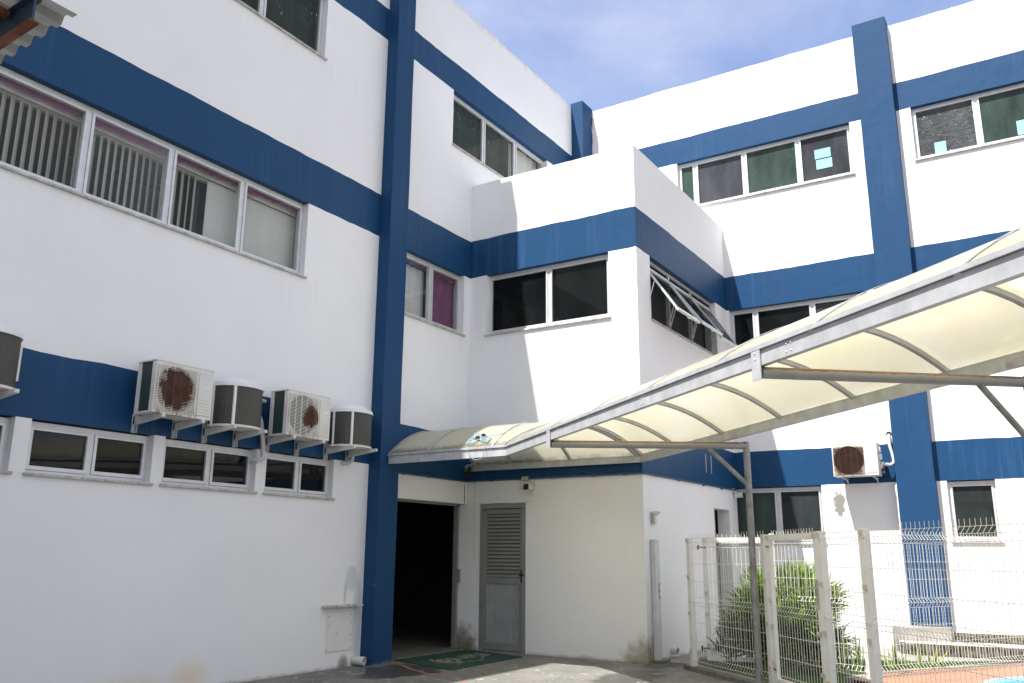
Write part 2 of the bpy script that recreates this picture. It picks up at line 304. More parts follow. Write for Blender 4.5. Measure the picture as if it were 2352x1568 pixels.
cx = N(t, 'ShaderNodeCombineXYZ'); uu = mth(t, 'ADD', mth(t, 'MULTIPLY', S[0], .83), mth(t, 'MULTIPLY', S[1], -.55)); vv = mth(t, 'ADD', mth(t, 'MULTIPLY', S[0], .55), mth(t, 'MULTIPLY', S[1], .83))
t.links.new(uu, cx.inputs[0]); t.links.new(vv, cx.inputs[1])
br = N(t, 'ShaderNodeTexBrick'); br.inputs['Brick Width'].default_value = 2.2; br.inputs['Row Height'].default_value = .14; br.inputs['Mortar Size'].default_value = .005; br.inputs['Scale'].default_value = 1
br.inputs['Color1'].default_value = (.40, .19, .11, 1); br.inputs['Color2'].default_value = (.33, .155, .09, 1); br.inputs['Mortar'].default_value = (.12, .05, .03, 1)
t.links.new(cx.outputs[0], br.inputs['Vector']); t.links.new(mixc(t, mth(t, 'MULTIPLY', noise_tex(t, 6, 5), .4), br.outputs[0], (.46, .27, .18)), b.inputs['Base Color']); b.inputs['Roughness'].default_value = .6; M['deck'] = m
M['pool'] = simple('pale_blue_plastic', (.22, .52, .72), .3, 0, .05)
M['mat_green'] = simple('green_coir_mat', (.012, .060, .045), .95, 0, .25, 30, .8)
M['mat_print'] = simple('grey_mat_print', (.30, .29, .25), .95, 0, .15, 30, .8)
m, t, b = mat('faded_red_paint')
c = mixc(t, ramp(t, noise_tex(t, 11, 5, .7), [(.35, 0.), (.62, 1.)]), (.30, .09, .07), (.19, .17, .15)); t.links.new(c, b.inputs['Base Color']); b.inputs['Roughness'].default_value = .8; M['redline'] = m
def leafmat(name, a, b2, c2):
    m, t, b = mat(name); oi = N(t, 'ShaderNodeObjectInfo')
    col = mixc(t, ramp(t, noise_tex(t, 5.5, 3, .6), [(.38, 0.), (.62, 1.)]), a, b2)
    col = mixc(t, ramp(t, noise_tex(t, 13, 3, .6), [(.60, 0.), (.70, 1.)]), col, c2)
    t.links.new(col, b.inputs['Base Color']); b.inputs['Roughness'].default_value = .5; b.inputs['Specular IOR Level'].default_value = .25
    tl = N(t, 'ShaderNodeBsdfTranslucent'); t.links.new(col, tl.inputs[0]); mxs = N(t, 'ShaderNodeMixShader'); mxs.inputs[0].default_value = .42
    t.links.new(b.outputs[0], mxs.inputs[1]); t.links.new(tl.outputs[0], mxs.inputs[2]); t.links.new(mxs.outputs[0], t.nodes['Material Output'].inputs[0]); return m
M['leaf'] = leafmat('strap_leaf_green', (.08, .19, .018), (.27, .40, .03), (.50, .52, .06))
M['leafd'] = leafmat('dark_strap_leaf', (.035, .085, .02), (.075, .14, .03), (.20, .17, .05))
M['grass'] = leafmat('lawn_blade', (.07, .15, .03), (.12, .20, .04), (.22, .24, .08))
M['stem'] = simple('brown_cane', (.10, .075, .045), .8, 0, .2, 12)
M['cable'] = simple('pale_blue_cable', (.30, .42, .48), .5)
M['whitecable'] = simple('white_cable', (.70, .70, .68), .5)

# ---------------------------------------------------------------- mesh helpers
def finish(name, bm, m, parent=None, smooth=False, world=True):
    bmesh.ops.recalc_face_normals(bm, faces=bm.faces)
    me = bpy.data.meshes.new(name); bm.to_mesh(me); bm.free()
    if smooth:
        for p in me.polygons: p.use_smooth = True
        try: me.set_sharp_from_angle(angle=R(40))
        except Exception: pass
    for k in (m if isinstance(m, (list, tuple)) else [m]): me.materials.append(k)
    o = bpy.data.objects.new(name, me); C.objects.link(o)
    if parent is not None:
        o.parent = parent
        if world:
            q = parent; inv = Matrix.Identity(4); chain = []
            while q is not None: chain.append(q); q = q.parent
            wm = Matrix.Identity(4)
            for q in reversed(chain): wm = wm @ q.matrix_parent_inverse @ q.matrix_basis
            o.matrix_parent_inverse = wm.inverted()
    return o
def thing(name, label, cat, loc=(0, 0, 0), rz=0, group=None):
    o = bpy.data.objects.new(name, None); C.objects.link(o); o.location = loc; o.rotation_euler = (0, 0, rz); o.empty_display_size = .2
    o['label'] = label; o['category'] = cat
    if group: o['group'] = group
    return o
def tag(o, label, cat, group=None):
    o['label'] = label; o['category'] = cat
    if group: o['group'] = group
    return o
def struct(o, kind='structure'): o['kind'] = kind; return o
def B_(): return bmesh.new()
def box(bm, a, b, bev=0):
    x0, y0, z0 = (min(a[i], b[i]) for i in range(3)); x1, y1, z1 = (max(a[i], b[i]) for i in range(3))
    vs_ = [bm.verts.new(p) for p in ((x0, y0, z0), (x1, y0, z0), (x1, y1, z0), (x0, y1, z0), (x0, y0, z1), (x1, y0, z1), (x1, y1, z1), (x0, y1, z1))]
    fs = [bm.faces.new([vs_[i] for i in q]) for q in ((3, 2, 1, 0), (4, 5, 6, 7), (0, 1, 5, 4), (1, 2, 6, 5), (2, 3, 7, 6), (3, 0, 4, 7))]
    if bev:
        es = list({e for f in fs for e in f.edges}); bmesh.ops.bevel(bm, geom=es, offset=bev, segments=2, profile=.5, affect='EDGES')
class Fr:
    """local frame: u along the wall, n outward, z up"""
    def __init__(s, o, u, n): s.o = Vector(o); s.u = Vector(u).normalized(); s.n = Vector(n).normalized()
    def p(s, u, n, z): return s.o+s.u*u+s.n*n+Vector((0, 0, z))
def fbox(bm, F, u0, u1, n0, n1, z0, z1, bev=0):
    vs_ = [bm.verts.new(F.p(*q)) for q in ((u0, n0, z0), (u1, n0, z0), (u1, n1, z0), (u0, n1, z0), (u0, n0, z1), (u1, n0, z1), (u1, n1, z1), (u0, n1, z1))]
    fs = [bm.faces.new([vs_[i] for i in q]) for q in ((3, 2, 1, 0), (4, 5, 6, 7), (0, 1, 5, 4), (1, 2, 6, 5), (2, 3, 7, 6), (3, 0, 4, 7))]
    if bev:
        es = list({e for f in fs for e in f.edges}); bmesh.ops.bevel(bm, geom=es, offset=bev, segments=2, profile=.5, affect='EDGES')
def tube(bm, pts, rad, seg=8, cap=True, flat=None):
    pts = [Vector(p) for p in pts]; rings = []; up = None
    for i, p in enumerate(pts):
        tg = (pts[min(i+1, len(pts)-1)]-pts[max(i-1, 0)]).normalized()
        if up is None:
            up = Vector((0, 0, 1)) if abs(tg.z) < .9 else Vector((1, 0, 0))
        up = (up-tg*up.dot(tg)).normalized(); sd = tg.cross(up)
        rr = rad[i] if isinstance(rad, (list, tuple)) else rad
        rings.append([bm.verts.new(p+(up*math.sin(2*math.pi*k/seg+math.pi/seg)+sd*math.cos(2*math.pi*k/seg+math.pi/seg))*rr) for k in range(seg)])
    for a, b in zip(rings, rings[1:]):
        for k in range(seg): bm.faces.new((a[k], a[(k+1) % seg], b[(k+1) % seg], b[k]))
    if cap: bm.faces.new(rings[0][::-1]); bm.faces.new(rings[-1])
def spline(pts, n=8):
    pts = [Vector(p) for p in pts]; P = [pts[0]]+pts+[pts[-1]]; out = []
    for i in range(1, len(P)-2):
        for k in range(n):
            s = k/n; a, b, c, d_ = P[i-1:i+3]
            out.append(.5*((2*b)+(c-a)*s+(2*a-5*b+4*c-d_)*s*s+(3*b-a-3*c+d_)*s**3))
    out.append(pts[-1]); return out
def prism(bm, poly, z0, z1):
    n = len(poly); lo_ = [bm.verts.new((x, y, z0)) for x, y in poly]; hi = [bm.verts.new((x, y, z1)) for x, y in poly]
    bm.faces.new(lo_[::-1]); bm.faces.new(hi)
    for i in range(n): bm.faces.new((lo_[i], lo_[(i+1) % n], hi[(i+1) % n], hi[i]))

# ---------------------------------------------------------------- the building
bld = thing('building', 'white three-storey building with blue painted bands and pilasters around a courtyard corner', 'building', (XB, 0, 0))
FA = Fr((0, 0, 0), (1, 0, 0), (0, -1, 0))            # left wing, u = x
FBX = Fr((XB, 0, 0), (0, -1, 0), (-1, 0, 0))         # bay front, u = -y
FS = Fr((0, YB, 0), (1, 0, 0), (0, -1, 0))           # bay side, u = x
FR = Fr((XR, 0, 0), (0, -1, 0), (-1, 0, 0))          # right wing, u = -y
def ragged(F, u, z):
    p = F.p(u, 0, z); return (noise.noise(Vector((p.x*1.7, p.y*1.7, z*3)))*.015+noise.noise(Vector((p.x*7, p.y*7, z*5)))*.009)
def facade(F, u0, u1, strips, holes, th=.22, rag=True):
    """strips: (z0, z1, material, name). holes: (u0,u1,z0,z1). One mesh for each strip, with reveals."""
    for (z0, z1, mt, nm) in strips:
        us = {u0, u1}; zs = {z0, z1}
        hs = [h for h in holes if h[2] < z1-1e-4 and h[3] > z0+1e-4 and h[0] < u1 and h[1] > u0]
        for h in hs:
            us |= {max(h[0], u0), min(h[1], u1)}; zs |= {max(h[2], z0), min(h[3], z1)}
        us = sorted(us); fine = []
        for a, b in zip(us, us[1:]):
            k = max(1, int((b-a)/.11)); fine += [a+(b-a)*i/k for i in range(k)]
        us = fine+[us[-1]]; zs = sorted(zs)
        def solid(i, j):
            if i < 0 or j < 0 or i >= len(us)-1 or j >= len(zs)-1: return False
            a, c = (us[i]+us[i+1])/2, (zs[j]+zs[j+1])/2
            return not any(h[0] < a < h[1] and h[2] < c < h[3] for h in hs)
        bm = B_(); cache = {}
        def V(i, j, back):
            key = (i, j, back)
            if key not in cache:
                z = zs[j]; on_hole = any(abs(z-h[2]) < .012 or abs(z-h[3]) < .012 for h in holes if h[0]-1e-4 <= us[i] <= h[1]+1e-4)
                if rag and not on_hole and 0.01 < z < ZP-.01 and abs(z-ZBP) > .01 or (rag and z >= ZP-.01): z += ragged(F, us[i], z)
                cache[key] = bm.verts.new(F.p(us[i], -th if back else 0, z))
            return cache[key]
        for i in range(len(us)-1):
            for j in range(len(zs)-1):
                if not solid(i, j): continue
                for bk in (0, 1): bm.faces.new((V(i, j, bk), V(i+1, j, bk), V(i+1, j+1, bk), V(i, j+1, bk)))
                if not solid(i-1, j): bm.faces.new((V(i, j, 0), V(i, j+1, 0), V(i, j+1, 1), V(i, j, 1)))
                if not solid(i+1, j): bm.faces.new((V(i+1, j, 0), V(i+1, j+1, 0), V(i+1, j+1, 1), V(i+1, j, 1)))
                if not solid(i, j-1): bm.faces.new((V(i, j, 0), V(i+1, j, 0), V(i+1, j, 1), V(i, j, 1)))
                if not solid(i, j+1): bm.faces.new((V(i, j+1, 0), V(i+1, j+1, 0), V(i+1, j+1, 1), V(i, j+1, 1)))
        if bm.faces: finish(nm, bm, mt, bld)
        else: bm.free()
def strips(b1, zt, top=True):
    w, b = M['white'], M['blue']
    s = [(-.1, b1, w, 'wall'), (b1, T1, b, 'painted_band'), (T1, B2, w, 'wall'), (B2, T2, b, 'painted_band')]
    if top: s += [(T2, B3, w, 'wall'), (B3, T3, b, 'painted_band'), (T3, zt, w, 'wall')]
    else: s += [(T2, zt, w, 'wall')]
    return s
WA_low = [(3.3, 4.69), (4.845, 6.17), (6.31, 7.592), (7.745, 8.91)]
WA_mid = (1.95, 8.155); WA_top = (2.1, 8.27)
zl0, zl1, zm0, zm1, zt0, zt1 = 2.135, 2.64, 4.975, B2, 8.26, B3
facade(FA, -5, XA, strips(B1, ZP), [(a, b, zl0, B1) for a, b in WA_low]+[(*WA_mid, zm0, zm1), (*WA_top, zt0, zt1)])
facade(FA, XC2, XB, strips(B1B, ZP), [(XC2-.1, XB+.1, -.2, 2.212), (10.23, 11.785, zm0, zm1), (11.36, XF, zt0, zt1)][:2]+[(11.36, 14.61, zt0, zt1)])
facade(FA, XB, XF, strips(B1B, ZP)[4:], [(11.36, 14.61, zt0, zt1)])
facade(FBX, -.2, -YB-.001, [(-.1, 2.212, M['white'], 'wall')], [(.285, 1.12, 0.0, 2.205)])
facade(FBX, 0, -YB-.001, [(2.212, B1B, M['white'], 'wall')]+strips(B1B, ZBP, False)[1:], [(.335, 2.605, zm0, zm1)])
facade(FS, XB+.2205, XR, strips(B1B+.02, ZBP, False), [(12.47, 15.5, zm0, zm1), (14.88, 15.69, -.2, 2.225)])
facade(FR, 0, 13, strips(B1, ZP), [(2.9, 4.58, 1.66, B1), (6.55, 7.24, 1.68, B1), (9.4, 11, 1.66, B1), (3.12, 5.62, zm0, zm1), (6.6, 11.2, zm0, zm1), (2.2, 5.59, zt0, zt1), (6.64, 11.2, zt0, zt1)])
# parapet copings, roof slabs, pilasters
bm = B_(); fbox(bm, FBX, .0, -YB-.22, -XR+XB, -.22, 6.9, 7.05); finish('roof_slab', bm, M['white'], bld)
bm = B_(); box(bm, (-5, .22, 10.3), (XR, 9, 10.5)); box(bm, (XR+.22, -13, 10.3), (XR+6, 9, 10.5)); finish('roof_slab', bm, M['white'], bld)
def pilaster(x0, x1, y0, y1, z0, z1, lab=None):
    bm = B_(); n = 40
    ring = []
    for k in range(n+1):
        z = z0+(z1-z0)*k/n; j = lambda s: (noise.noise(Vector((s*3.1, z*1.1, 2)))*.006) if 0 < k else 0
        ring.append([bm.verts.new((x+j(i), y+j(i+4), z+(noise.noise(Vector((i, 9, 1)))*.02 if k == n else 0))) for i, (x, y) in enumerate(((x0, y0), (x1, y0), (x1, y1), (x0, y1)))])
    for a, b in zip(ring, ring[1:]):
        for i in range(4): bm.faces.new((a[i], a[(i+1) % 4], b[(i+1) % 4], b[i]))
    bm.faces.new(ring[0][::-1]); bm.faces.new(ring[-1])
    o = finish('pilaster', bm, M['pil'], bld)
    return o
pilaster(XA, XC2, YC, .2, -.05, ZP+.06)
pilaster(XF, XR-.001, -.28, .1, 6.9, ZP+.05)
pilaster(XR-.18, XR+.15, -6.404, -5.822, .38, ZP+.11)
# side returns of the blocks so the shell is closed from a step to the side
bm = B_()
box(bm, (-5, .23, -.1), (-4.8, 8, ZP)); box(bm, (-4.8, 8, -.1), (XR+6, 8.2, ZP)); box(bm, (XR+.23, -12.99, -.1), (XR+6, -12.8, ZP)); box(bm, (XR+5.8, -12.8, -.1), (XR+6, 8, ZP))
finish('rear_wall', bm, M['white'], bld)
# rooms behind the glass
def room(x0, y0, z0, x1, y1, z1, m_):
    bm = B_(); box(bm, (x0, y0, z0), (x1, y1, z1)); o = finish('room_interior', bm, m_, bld)
    for p in o.data.polygons: p.flip()
    return o
def open_room(x0, y0, z0, x1, y1, z1, m_, side):
    """room box without the face on the window side"""
    bm = B_(); box(bm, (x0, y0, z0), (x1, y1, z1))
    ax, hi = {'-y': (1, 0), '-x': (0, 0)}[side]
    f = min(bm.faces, key=lambda f: f.calc_center_median()[ax]); bm.faces.remove(f)
    finish('room_interior', bm, m_, bld)
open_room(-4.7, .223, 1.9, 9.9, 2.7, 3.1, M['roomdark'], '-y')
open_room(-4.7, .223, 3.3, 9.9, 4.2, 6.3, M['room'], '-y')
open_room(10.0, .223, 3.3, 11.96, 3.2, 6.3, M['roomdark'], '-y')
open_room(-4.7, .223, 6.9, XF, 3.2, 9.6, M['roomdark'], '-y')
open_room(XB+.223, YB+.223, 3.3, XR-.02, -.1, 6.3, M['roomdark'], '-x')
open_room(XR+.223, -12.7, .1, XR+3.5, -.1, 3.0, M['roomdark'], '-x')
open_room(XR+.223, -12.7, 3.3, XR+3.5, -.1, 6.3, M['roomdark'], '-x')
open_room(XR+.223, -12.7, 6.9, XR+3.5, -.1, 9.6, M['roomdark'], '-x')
# entrance hall and the dark room behind the side door
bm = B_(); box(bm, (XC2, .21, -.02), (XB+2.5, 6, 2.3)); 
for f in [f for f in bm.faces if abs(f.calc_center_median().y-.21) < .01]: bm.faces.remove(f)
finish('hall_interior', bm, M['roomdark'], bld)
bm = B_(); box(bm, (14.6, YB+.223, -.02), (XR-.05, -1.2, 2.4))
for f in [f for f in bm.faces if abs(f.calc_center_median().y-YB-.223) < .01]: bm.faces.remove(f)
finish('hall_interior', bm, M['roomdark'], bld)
# entrance: metal jamb, lintel trim, threshold
bm = B_(); fbox(bm, FA, 11.91, 11.955, -.2, -.12, 0, 2.212); fbox(bm, FA, XC2, 11.955, -.2, -.12, 2.18, 2.212); fbox(bm, FA, 11.895, 11.93, -.19, -.06, 1.0, 1.2)
finish('door_frame', bm, M['doorgrey'], bld)
bm = B_(); fbox(bm, FA, XC2, XB, -.24, .02, -.02, .022); finish('threshold', bm, M['kerb'], bld)

# ---- windows
def window(F, u0, u1, z0, z1, muls, panes, rec=.12, sill=True, sashw=.036, extra=None, blind=None, frame=M['alu']):
    """muls: u positions of mullions; panes: glass key for each module"""
    fw = .035; bm = B_(); n0, n1 = -rec-.03, -rec+.03
    fbox(bm, F, u0, u1, n0, n1, z1-fw-.02, z1-.004); fbox(bm, F, u0, u1, n0, n1, z0, z0+fw)
    fbox(bm, F, u0, u0+fw, n0, n1, z0+fw, z1-fw-.02); fbox(bm, F, u1-fw, u1, n0, n1, z0+fw, z1-fw-.02)
    for q in muls: fbox(bm, F, q-.022, q+.022, n0, n1, z0+fw, z1-fw-.02)
    w = finish('window', bm, frame, bld)
    edges = [u0+fw-.022]+list(muls)+[u1-fw+.022]
    for k, (a, b) in enumerate(zip(edges, edges[1:])):
        a += .024; b -= .024; s = sashw; gk = panes[k]
        if gk is None: continue
        bm = B_(); za, zb = z0+fw+.003, z1-fw-.023; m0, m1 = -rec-.012, -rec+.042
        fbox(bm, F, a, b, m0, m1, za, za+s); fbox(bm, F, a, b, m0, m1, zb-s*.7, zb)
        fbox(bm, F, a, a+s*.85, m0, m1, za+s, zb-s*.7); fbox(bm, F, b-s*.85, b, m0, m1, za+s, zb-s*.7)
        finish('sash', bm, frame, w)
        bm = B_(); q = [F.p(a+s*.8, -rec+.012, za+s*.9), F.p(b-s*.8, -rec+.012, za+s*.9), F.p(b-s*.8, -rec+.012, zb-s*.6), F.p(a+s*.8, -rec+.012, zb-s*.6)]
        bm.faces.new([bm.verts.new(x) for x in q]); finish('pane', bm, M[gk], w)
    if sill:
        bm = B_(); fbox(bm, F, u0-.02, u1+.03, -.2, .035, z0-.028, z0-.002, .004); finish('sill', bm, M['sill'], w)
    return w
def slats(F, u0, u1, z0, z1, n, ang, step=.088, m_='blind', w=None, jit=.07):
    bm = B_(); u_ = u0
    while u_ < u1:
        a = ang+random.uniform(-jit, jit); c, s = math.cos(a)*.044, math.sin(a)*.044
        q = [F.p(u_-c, n-s, z0), F.p(u_+c, n+s, z0), F.p(u_+c, n+s, z1), F.p(u_-c, n-s, z1)]
        bm.faces.new([bm.verts.new(x) for x in q]); u_ += step
    return finish('blind', bm, M[m_], w)
def rail(F, u0, u1, n, z, w):
    bm = B_(); fbox(bm, F, u0, u1, n-.03, n+.03, z, z+.045); finish('blind_rail', bm, M['curtainW'], w)
def rag_strip(F, u0, u1, n, ztop, h, m_, w, down=True):
    bm = B_(); k = int((u1-u0)/.03)+1; pr_ = None
    for i in range(k+1):
        u_ = u0+(u1-u0)*i/k; hh = h*(.75+.5*noise.noise(Vector((u_*3.1, 3, n)))+.35*noise.noise(Vector((u_*14, 1, n))))
        a = bm.verts.new(F.p(u_, n, ztop)); b = bm.verts.new(F.p(u_, n, ztop-max(.015, hh)))
        if pr_: bm.faces.new((pr_[0], a, b, pr_[1]))
        pr_ = (a, b)
    finish('film_remnant', bm, M[m_], w)
def drape(F, u0, u1, z0, z1, n, m_, w, amp=.03, f=26, name='curtain'):
    bm = B_(); k = int((u1-u0)/.02); pr_ = None
    for i in range(k+1):
        u_ = u0+(u1-u0)*i/k; nn_ = n+amp*math.sin(u_*f+math.sin(u_*7)*1.4)
        a = bm.verts.new(F.p(u_, nn_, z1)); b = bm.verts.new(F.p(u_, nn_, z0))
        if pr_: bm.faces.new((pr_[0], a, b, pr_[1]))
        pr_ = (a, b)
    finish(name, bm, M[m_], w, smooth=True)
# left wing, ground strip of small windows
for (a, b), mu in zip(WA_low, (None, 5.52, 6.97, 8.345)):
    mu = mu or (a+b)/2
    window(FA, a, b, zl0, B1-.01, [mu], ['gl_low']*2, rec=.11)
# left wing, middle floor
w = window(FA, *WA_mid, zm0, zm1, [2.98, 4.02, 5.06, 6.085, 7.125], ['gl']*6, rec=.12)
slats(FA, 2.0, 6.66, zm0+.05, zm1-.16, -.30, -.66, w=w)
slats(FA, 6.78, 8.5, zm0+.05, zm1-.16, -.27, .25, .075, 'curtainW', w=w, jit=.06)
rail(FA, 1.98, 8.55, -.34, zm1-.16, w)
bm = B_(); fbox(bm, FA, 1.98, 8.55, -.24, -.23, zm1-.15, zm1-.02); finish('pelmet', bm, M['curtainW'], w)
rag_strip(FA, 2.0, 8.1, -.165, zm1-.065, .085, 'purple', w)
bm = B_(); fbox(bm, FA, 6.68, 6.74, -.5, -.42, zm0, zm1); fbox(bm, FA, 5.3, 6.7, -.9, -.86, 5.42, 5.46); fbox(bm, FA, 5.3, 6.7, -.9, -.86, 5.78, 5.82); finish('partition_frame', bm, M['bluebeam'], w)
# left wing, top floor
w = window(FA, *WA_top, zt0, zt1, [3.1, 4.12, 5.14, 6.16, 7.18], ['gl_spk']*6, rec=.12)
drape(FA, 2.2, 8.2, zt0, zt1, -.30, 'curtainD', w)
w = window(FA, 10.23, 11.785, zm0, zm1, [10.98], ['gl', 'gl'], rec=.12)
drape(FA, 10.24, 11.0, zm0, zm1-.12, -.24, 'curtainW', w, .012, 30)
drape(FA, 11.02, 11.78, zm0, zm1-.1, -.22, 'purple', w, .006, 12)
rag_strip(FA, 10.26, 11.76, -.165, zm1-.065, .10, 'purple', w)
w = window(FA, 11.36, 14.61, zt0, zt1, [12.42, 13.50], ['gl_spk', 'gl_spk', 'gl'], rec=.12)
drape(FA, 11.4, 13.5, zt0, zt1, -.28, 'curtainD', w, .035, 18)
drape(FA, 13.54, 14.6, zt0, zt1, -.26, 'curtainW', w, .012, 18)
# bay front
w = window(FBX, .335, 2.605, zm0-.01, zm1, [1.50], ['gl_dark', 'gl_dark'], rec=.12)
# bay side with three awning sashes pushed out
w = bm = None
bm = B_(); n0, n1 = -.15, -.09; u0, u1 = 12.47, 15.5
fbox(bm, FS, u0, u1, n0, n1, zm1-.05, zm1-.004); fbox(bm, FS, u0, u1, n0, n1, zm0, zm0+.035); fbox(bm, FS, u0, u1, n0, n1, 5.845, 5.885)
xs = [12.47, 13.47, 14.48, 15.5]
for q in (12.49, 13.47, 14.48, 15.48): fbox(bm, FS, q-.022, q+.022, n0, n1, zm0+.035, zm1-.05)
w = finish('window', bm, M['alu'], bld)
for k in range(3):
    bm = B_(); q = [FS.p(xs[k]+.03, -.12, 5.885), FS.p(xs[k+1]-.03, -.12, 5.885), FS.p(xs[k+1]-.03, -.12, zm1-.05), FS.p(xs[k]+.03, -.12, zm1-.05)]
    bm.faces.new([bm.verts.new(x) for x in q]); finish('pane', bm, M['gl_dark'], w)
    Lh = .88; tilt = (34, 36, 33)[k]; zt = 5.84
    def SP(u_, l, n_): return FS.p(u_, -.09+math.sin(R(tilt))*l+n_*math.cos(R(tilt)), zt-math.cos(R(tilt))*l+n_*math.sin(R(tilt)))
    def sbox(bm, ua, ub, la, lb, na, nb):
        v = [bm.verts.new(SP(*c)) for c in ((ua, la, na), (ub, la, na), (ub, lb, na), (ua, lb, na), (ua, la, nb), (ub, la, nb), (ub, lb, nb), (ua, lb, nb))]
        for f in ((3, 2, 1, 0), (4, 5, 6, 7), (0, 1, 5, 4), (1, 2, 6, 5), (2, 3, 7, 6), (3, 0, 4, 7)): bm.faces.new([v[i] for i in f])
    bm = B_(); a, b = xs[k]+.03, xs[k+1]-.03
    sbox(bm, a, a+.04, 0, Lh, -.015, .015); sbox(bm, b-.04, b, 0, Lh, -.015, .015); sbox(bm, a+.04, b-.04, 0, .035, -.015, .015); sbox(bm, a-.0, b, Lh, Lh+.045, -.02, .02)
    sbox(bm, (a+b)/2-.05, (a+b)/2+.05, Lh+.045, Lh+.06, -.03, -.015)
    sa = finish('sash', bm, M['alu'], w)
    bm = B_(); bm.faces.new([bm.verts.new(SP(*c)) for c in ((a+.04, .035, 0), (b-.04, .035, 0), (b-.04, Lh, 0), (a+.04, Lh, 0))]); finish('pane', bm, M['gl_dark'], w)
    for e in (a+.012, b-.012):
        bm = B_(); tube(bm, [SP(e, .28, -.02), FS.p(e, -.10, 5.12)], .011, 5); finish('stay_arm', bm, M['alu'], w)
bm = B_(); fbox(bm, FS, u0-.02, u1+.02, -.2, .03, zm0-.028, zm0-.002); finish('sill', bm, M['sill'], w)
# right wing windows
window(FR, 2.9, 4.58, 1.66, B1-.01, [3.80], ['gl_green', 'gl_grd'], rec=.11)
window(FR, 6.55, 7.24, 1.68, B1-.01, [], ['gl_grd'], rec=.11)
window(FR, 9.4, 11, 1.66, B1-.01, [10.2], ['gl_dark']*2, rec=.11)
window(FR, 3.12, 5.62, zm0, zm1, [3.60, 4.65], ['gl_dark', 'gl_dark', 'gl_grey'], rec=.12)
window(FR, 6.6, 11.2, zm0, zm1, [7.62, 8.7, 9.8], ['gl_dark']*4, rec=.12)
w = window(FR, 2.2, 5.59, zt0, zt1, [2.56, 3.57, 4.62], ['gl_green', 'gl_grey', 'gl_green', 'gl_grey'], rec=.12)
for (a, b, c, e) in ((4.91, 5.20, 8.745, 8.93), (4.925, 5.215, 8.53, 8.72)):
    bm = B_(); fbox(bm, FR, a, b, -.104, -.101, c, e); finish('taped_paper', bm, M['papers'], w)
bm = B_(); fbox(bm, FR, 3.18, 3.25, -.2, -.16, zt0, zt1-.1); finish('curtain', bm, M['papers'], w)
bm = B_(); fbox(bm, FR, 3.34, 3.50, -.3, -.2, zt0+.0, zt0+.12); fbox(bm, FR, 3.62, 3.86, -.3, -.2, zt0, zt0+.13); finish('red_folder', bm, M['red'], w)
w = window(FR, 6.64, 11.2, zt0, zt1, [7.66, 8.7, 9.8], ['gl_frost', 'gl_green', 'gl_green', 'gl_green'], rec=.12)
for q in ((6.95, 7.13, 8.30, 8.55), (8.22, 8.5, 8.36, 8.62)):
    bm = B_(); fbox(bm, FR, q[0], q[1], -.104, -.101, q[2], q[3]); finish('taped_paper', bm, M['papers'], w)

# ---- grey louvred service door in the bay front
bm = B_(); a, b = .29, 1.115
fbox(bm, FBX, a, a+.05, -.10, .012, .02, 2.2); fbox(bm, FBX, b-.05, b, -.10, .012, .02, 2.2); fbox(bm, FBX, a+.05, b-.05, -.10, .012, 2.13, 2.2); fbox(bm, FBX, a, b, -.1, .02, 0, .02)
dr = finish('service_door', bm, M['doorgrey'], bld)
bm = B_()
fbox(bm, FBX, a+.053, a+.105, -.06, -.02, .03, 2.12); fbox(bm, FBX, b-.105, b-.053, -.06, -.02, .03, 2.12)
fbox(bm, FBX, a+.105, b-.105, -.06, -.02, 2.05, 2.12); fbox(bm, FBX, a+.105, b-.105, -.06, -.02, 1.0, 1.09); fbox(bm, FBX, a+.105, b-.105, -.06, -.02, .03, .13)
finish('door_leaf', bm, M['doorgrey'], dr)
bm = B_(); k = 17
for i in range(k):
    z = 1.09+.96*(i)/k; h = .96/k
    v = [bm.verts.new(FBX.p(*q)) for q in ((a+.105, -.055, z+h*.98), (b-.105, -.055, z+h*.98), (b-.105, -.022, z+.008), (a+.105, -.022, z+.008), (a+.105, -.06, z+.002), (b-.105, -.06, z+.002))]
    bm.faces.new(v[:4]); bm.faces.new((v[3], v[2], v[5], v[4]))
finish('louvre', bm, M['doorgrey'], dr)
bm = B_(); k = 36; pv = None
for i in range(k*2+1):
    u_ = a+.105+(b-a-.21)*i/(2*k); nn_ = -.052+(.012 if i % 4 < 2 else 0)
    c = (bm.verts.new(FBX.p(u_, nn_, .13)), bm.verts.new(FBX.p(u_, nn_, 1.0)))
    if pv: bm.faces.new((pv[0], c[0], c[1], pv[1]))
    pv = c
finish('grooved_panel', bm, M['grooved'], dr)
bm = B_(); tube(bm, [FBX.p(b-.07, -.02, 1.13), FBX.p(b-.07, .035, 1.13)], .016, 8); tube(bm, [FBX.p(b-.07, .035, 1.13), FBX.p(b-.0, .035, 1.14)], .011, 6); fbox(bm, FBX, b-.09, b-.055, -.02, -.012, 1.02, 1.2); finish('door_handle', bm, M['black'], dr)
# side entrance jamb
bm = B_(); fbox(bm, FS, 14.88, 14.92, -.2, -.16, 0, 2.225); fbox(bm, FS, 15.30, 15.36, -.21, -.15, 0, 2.225); finish('door_frame', bm, M['alu_dirty'], bld)
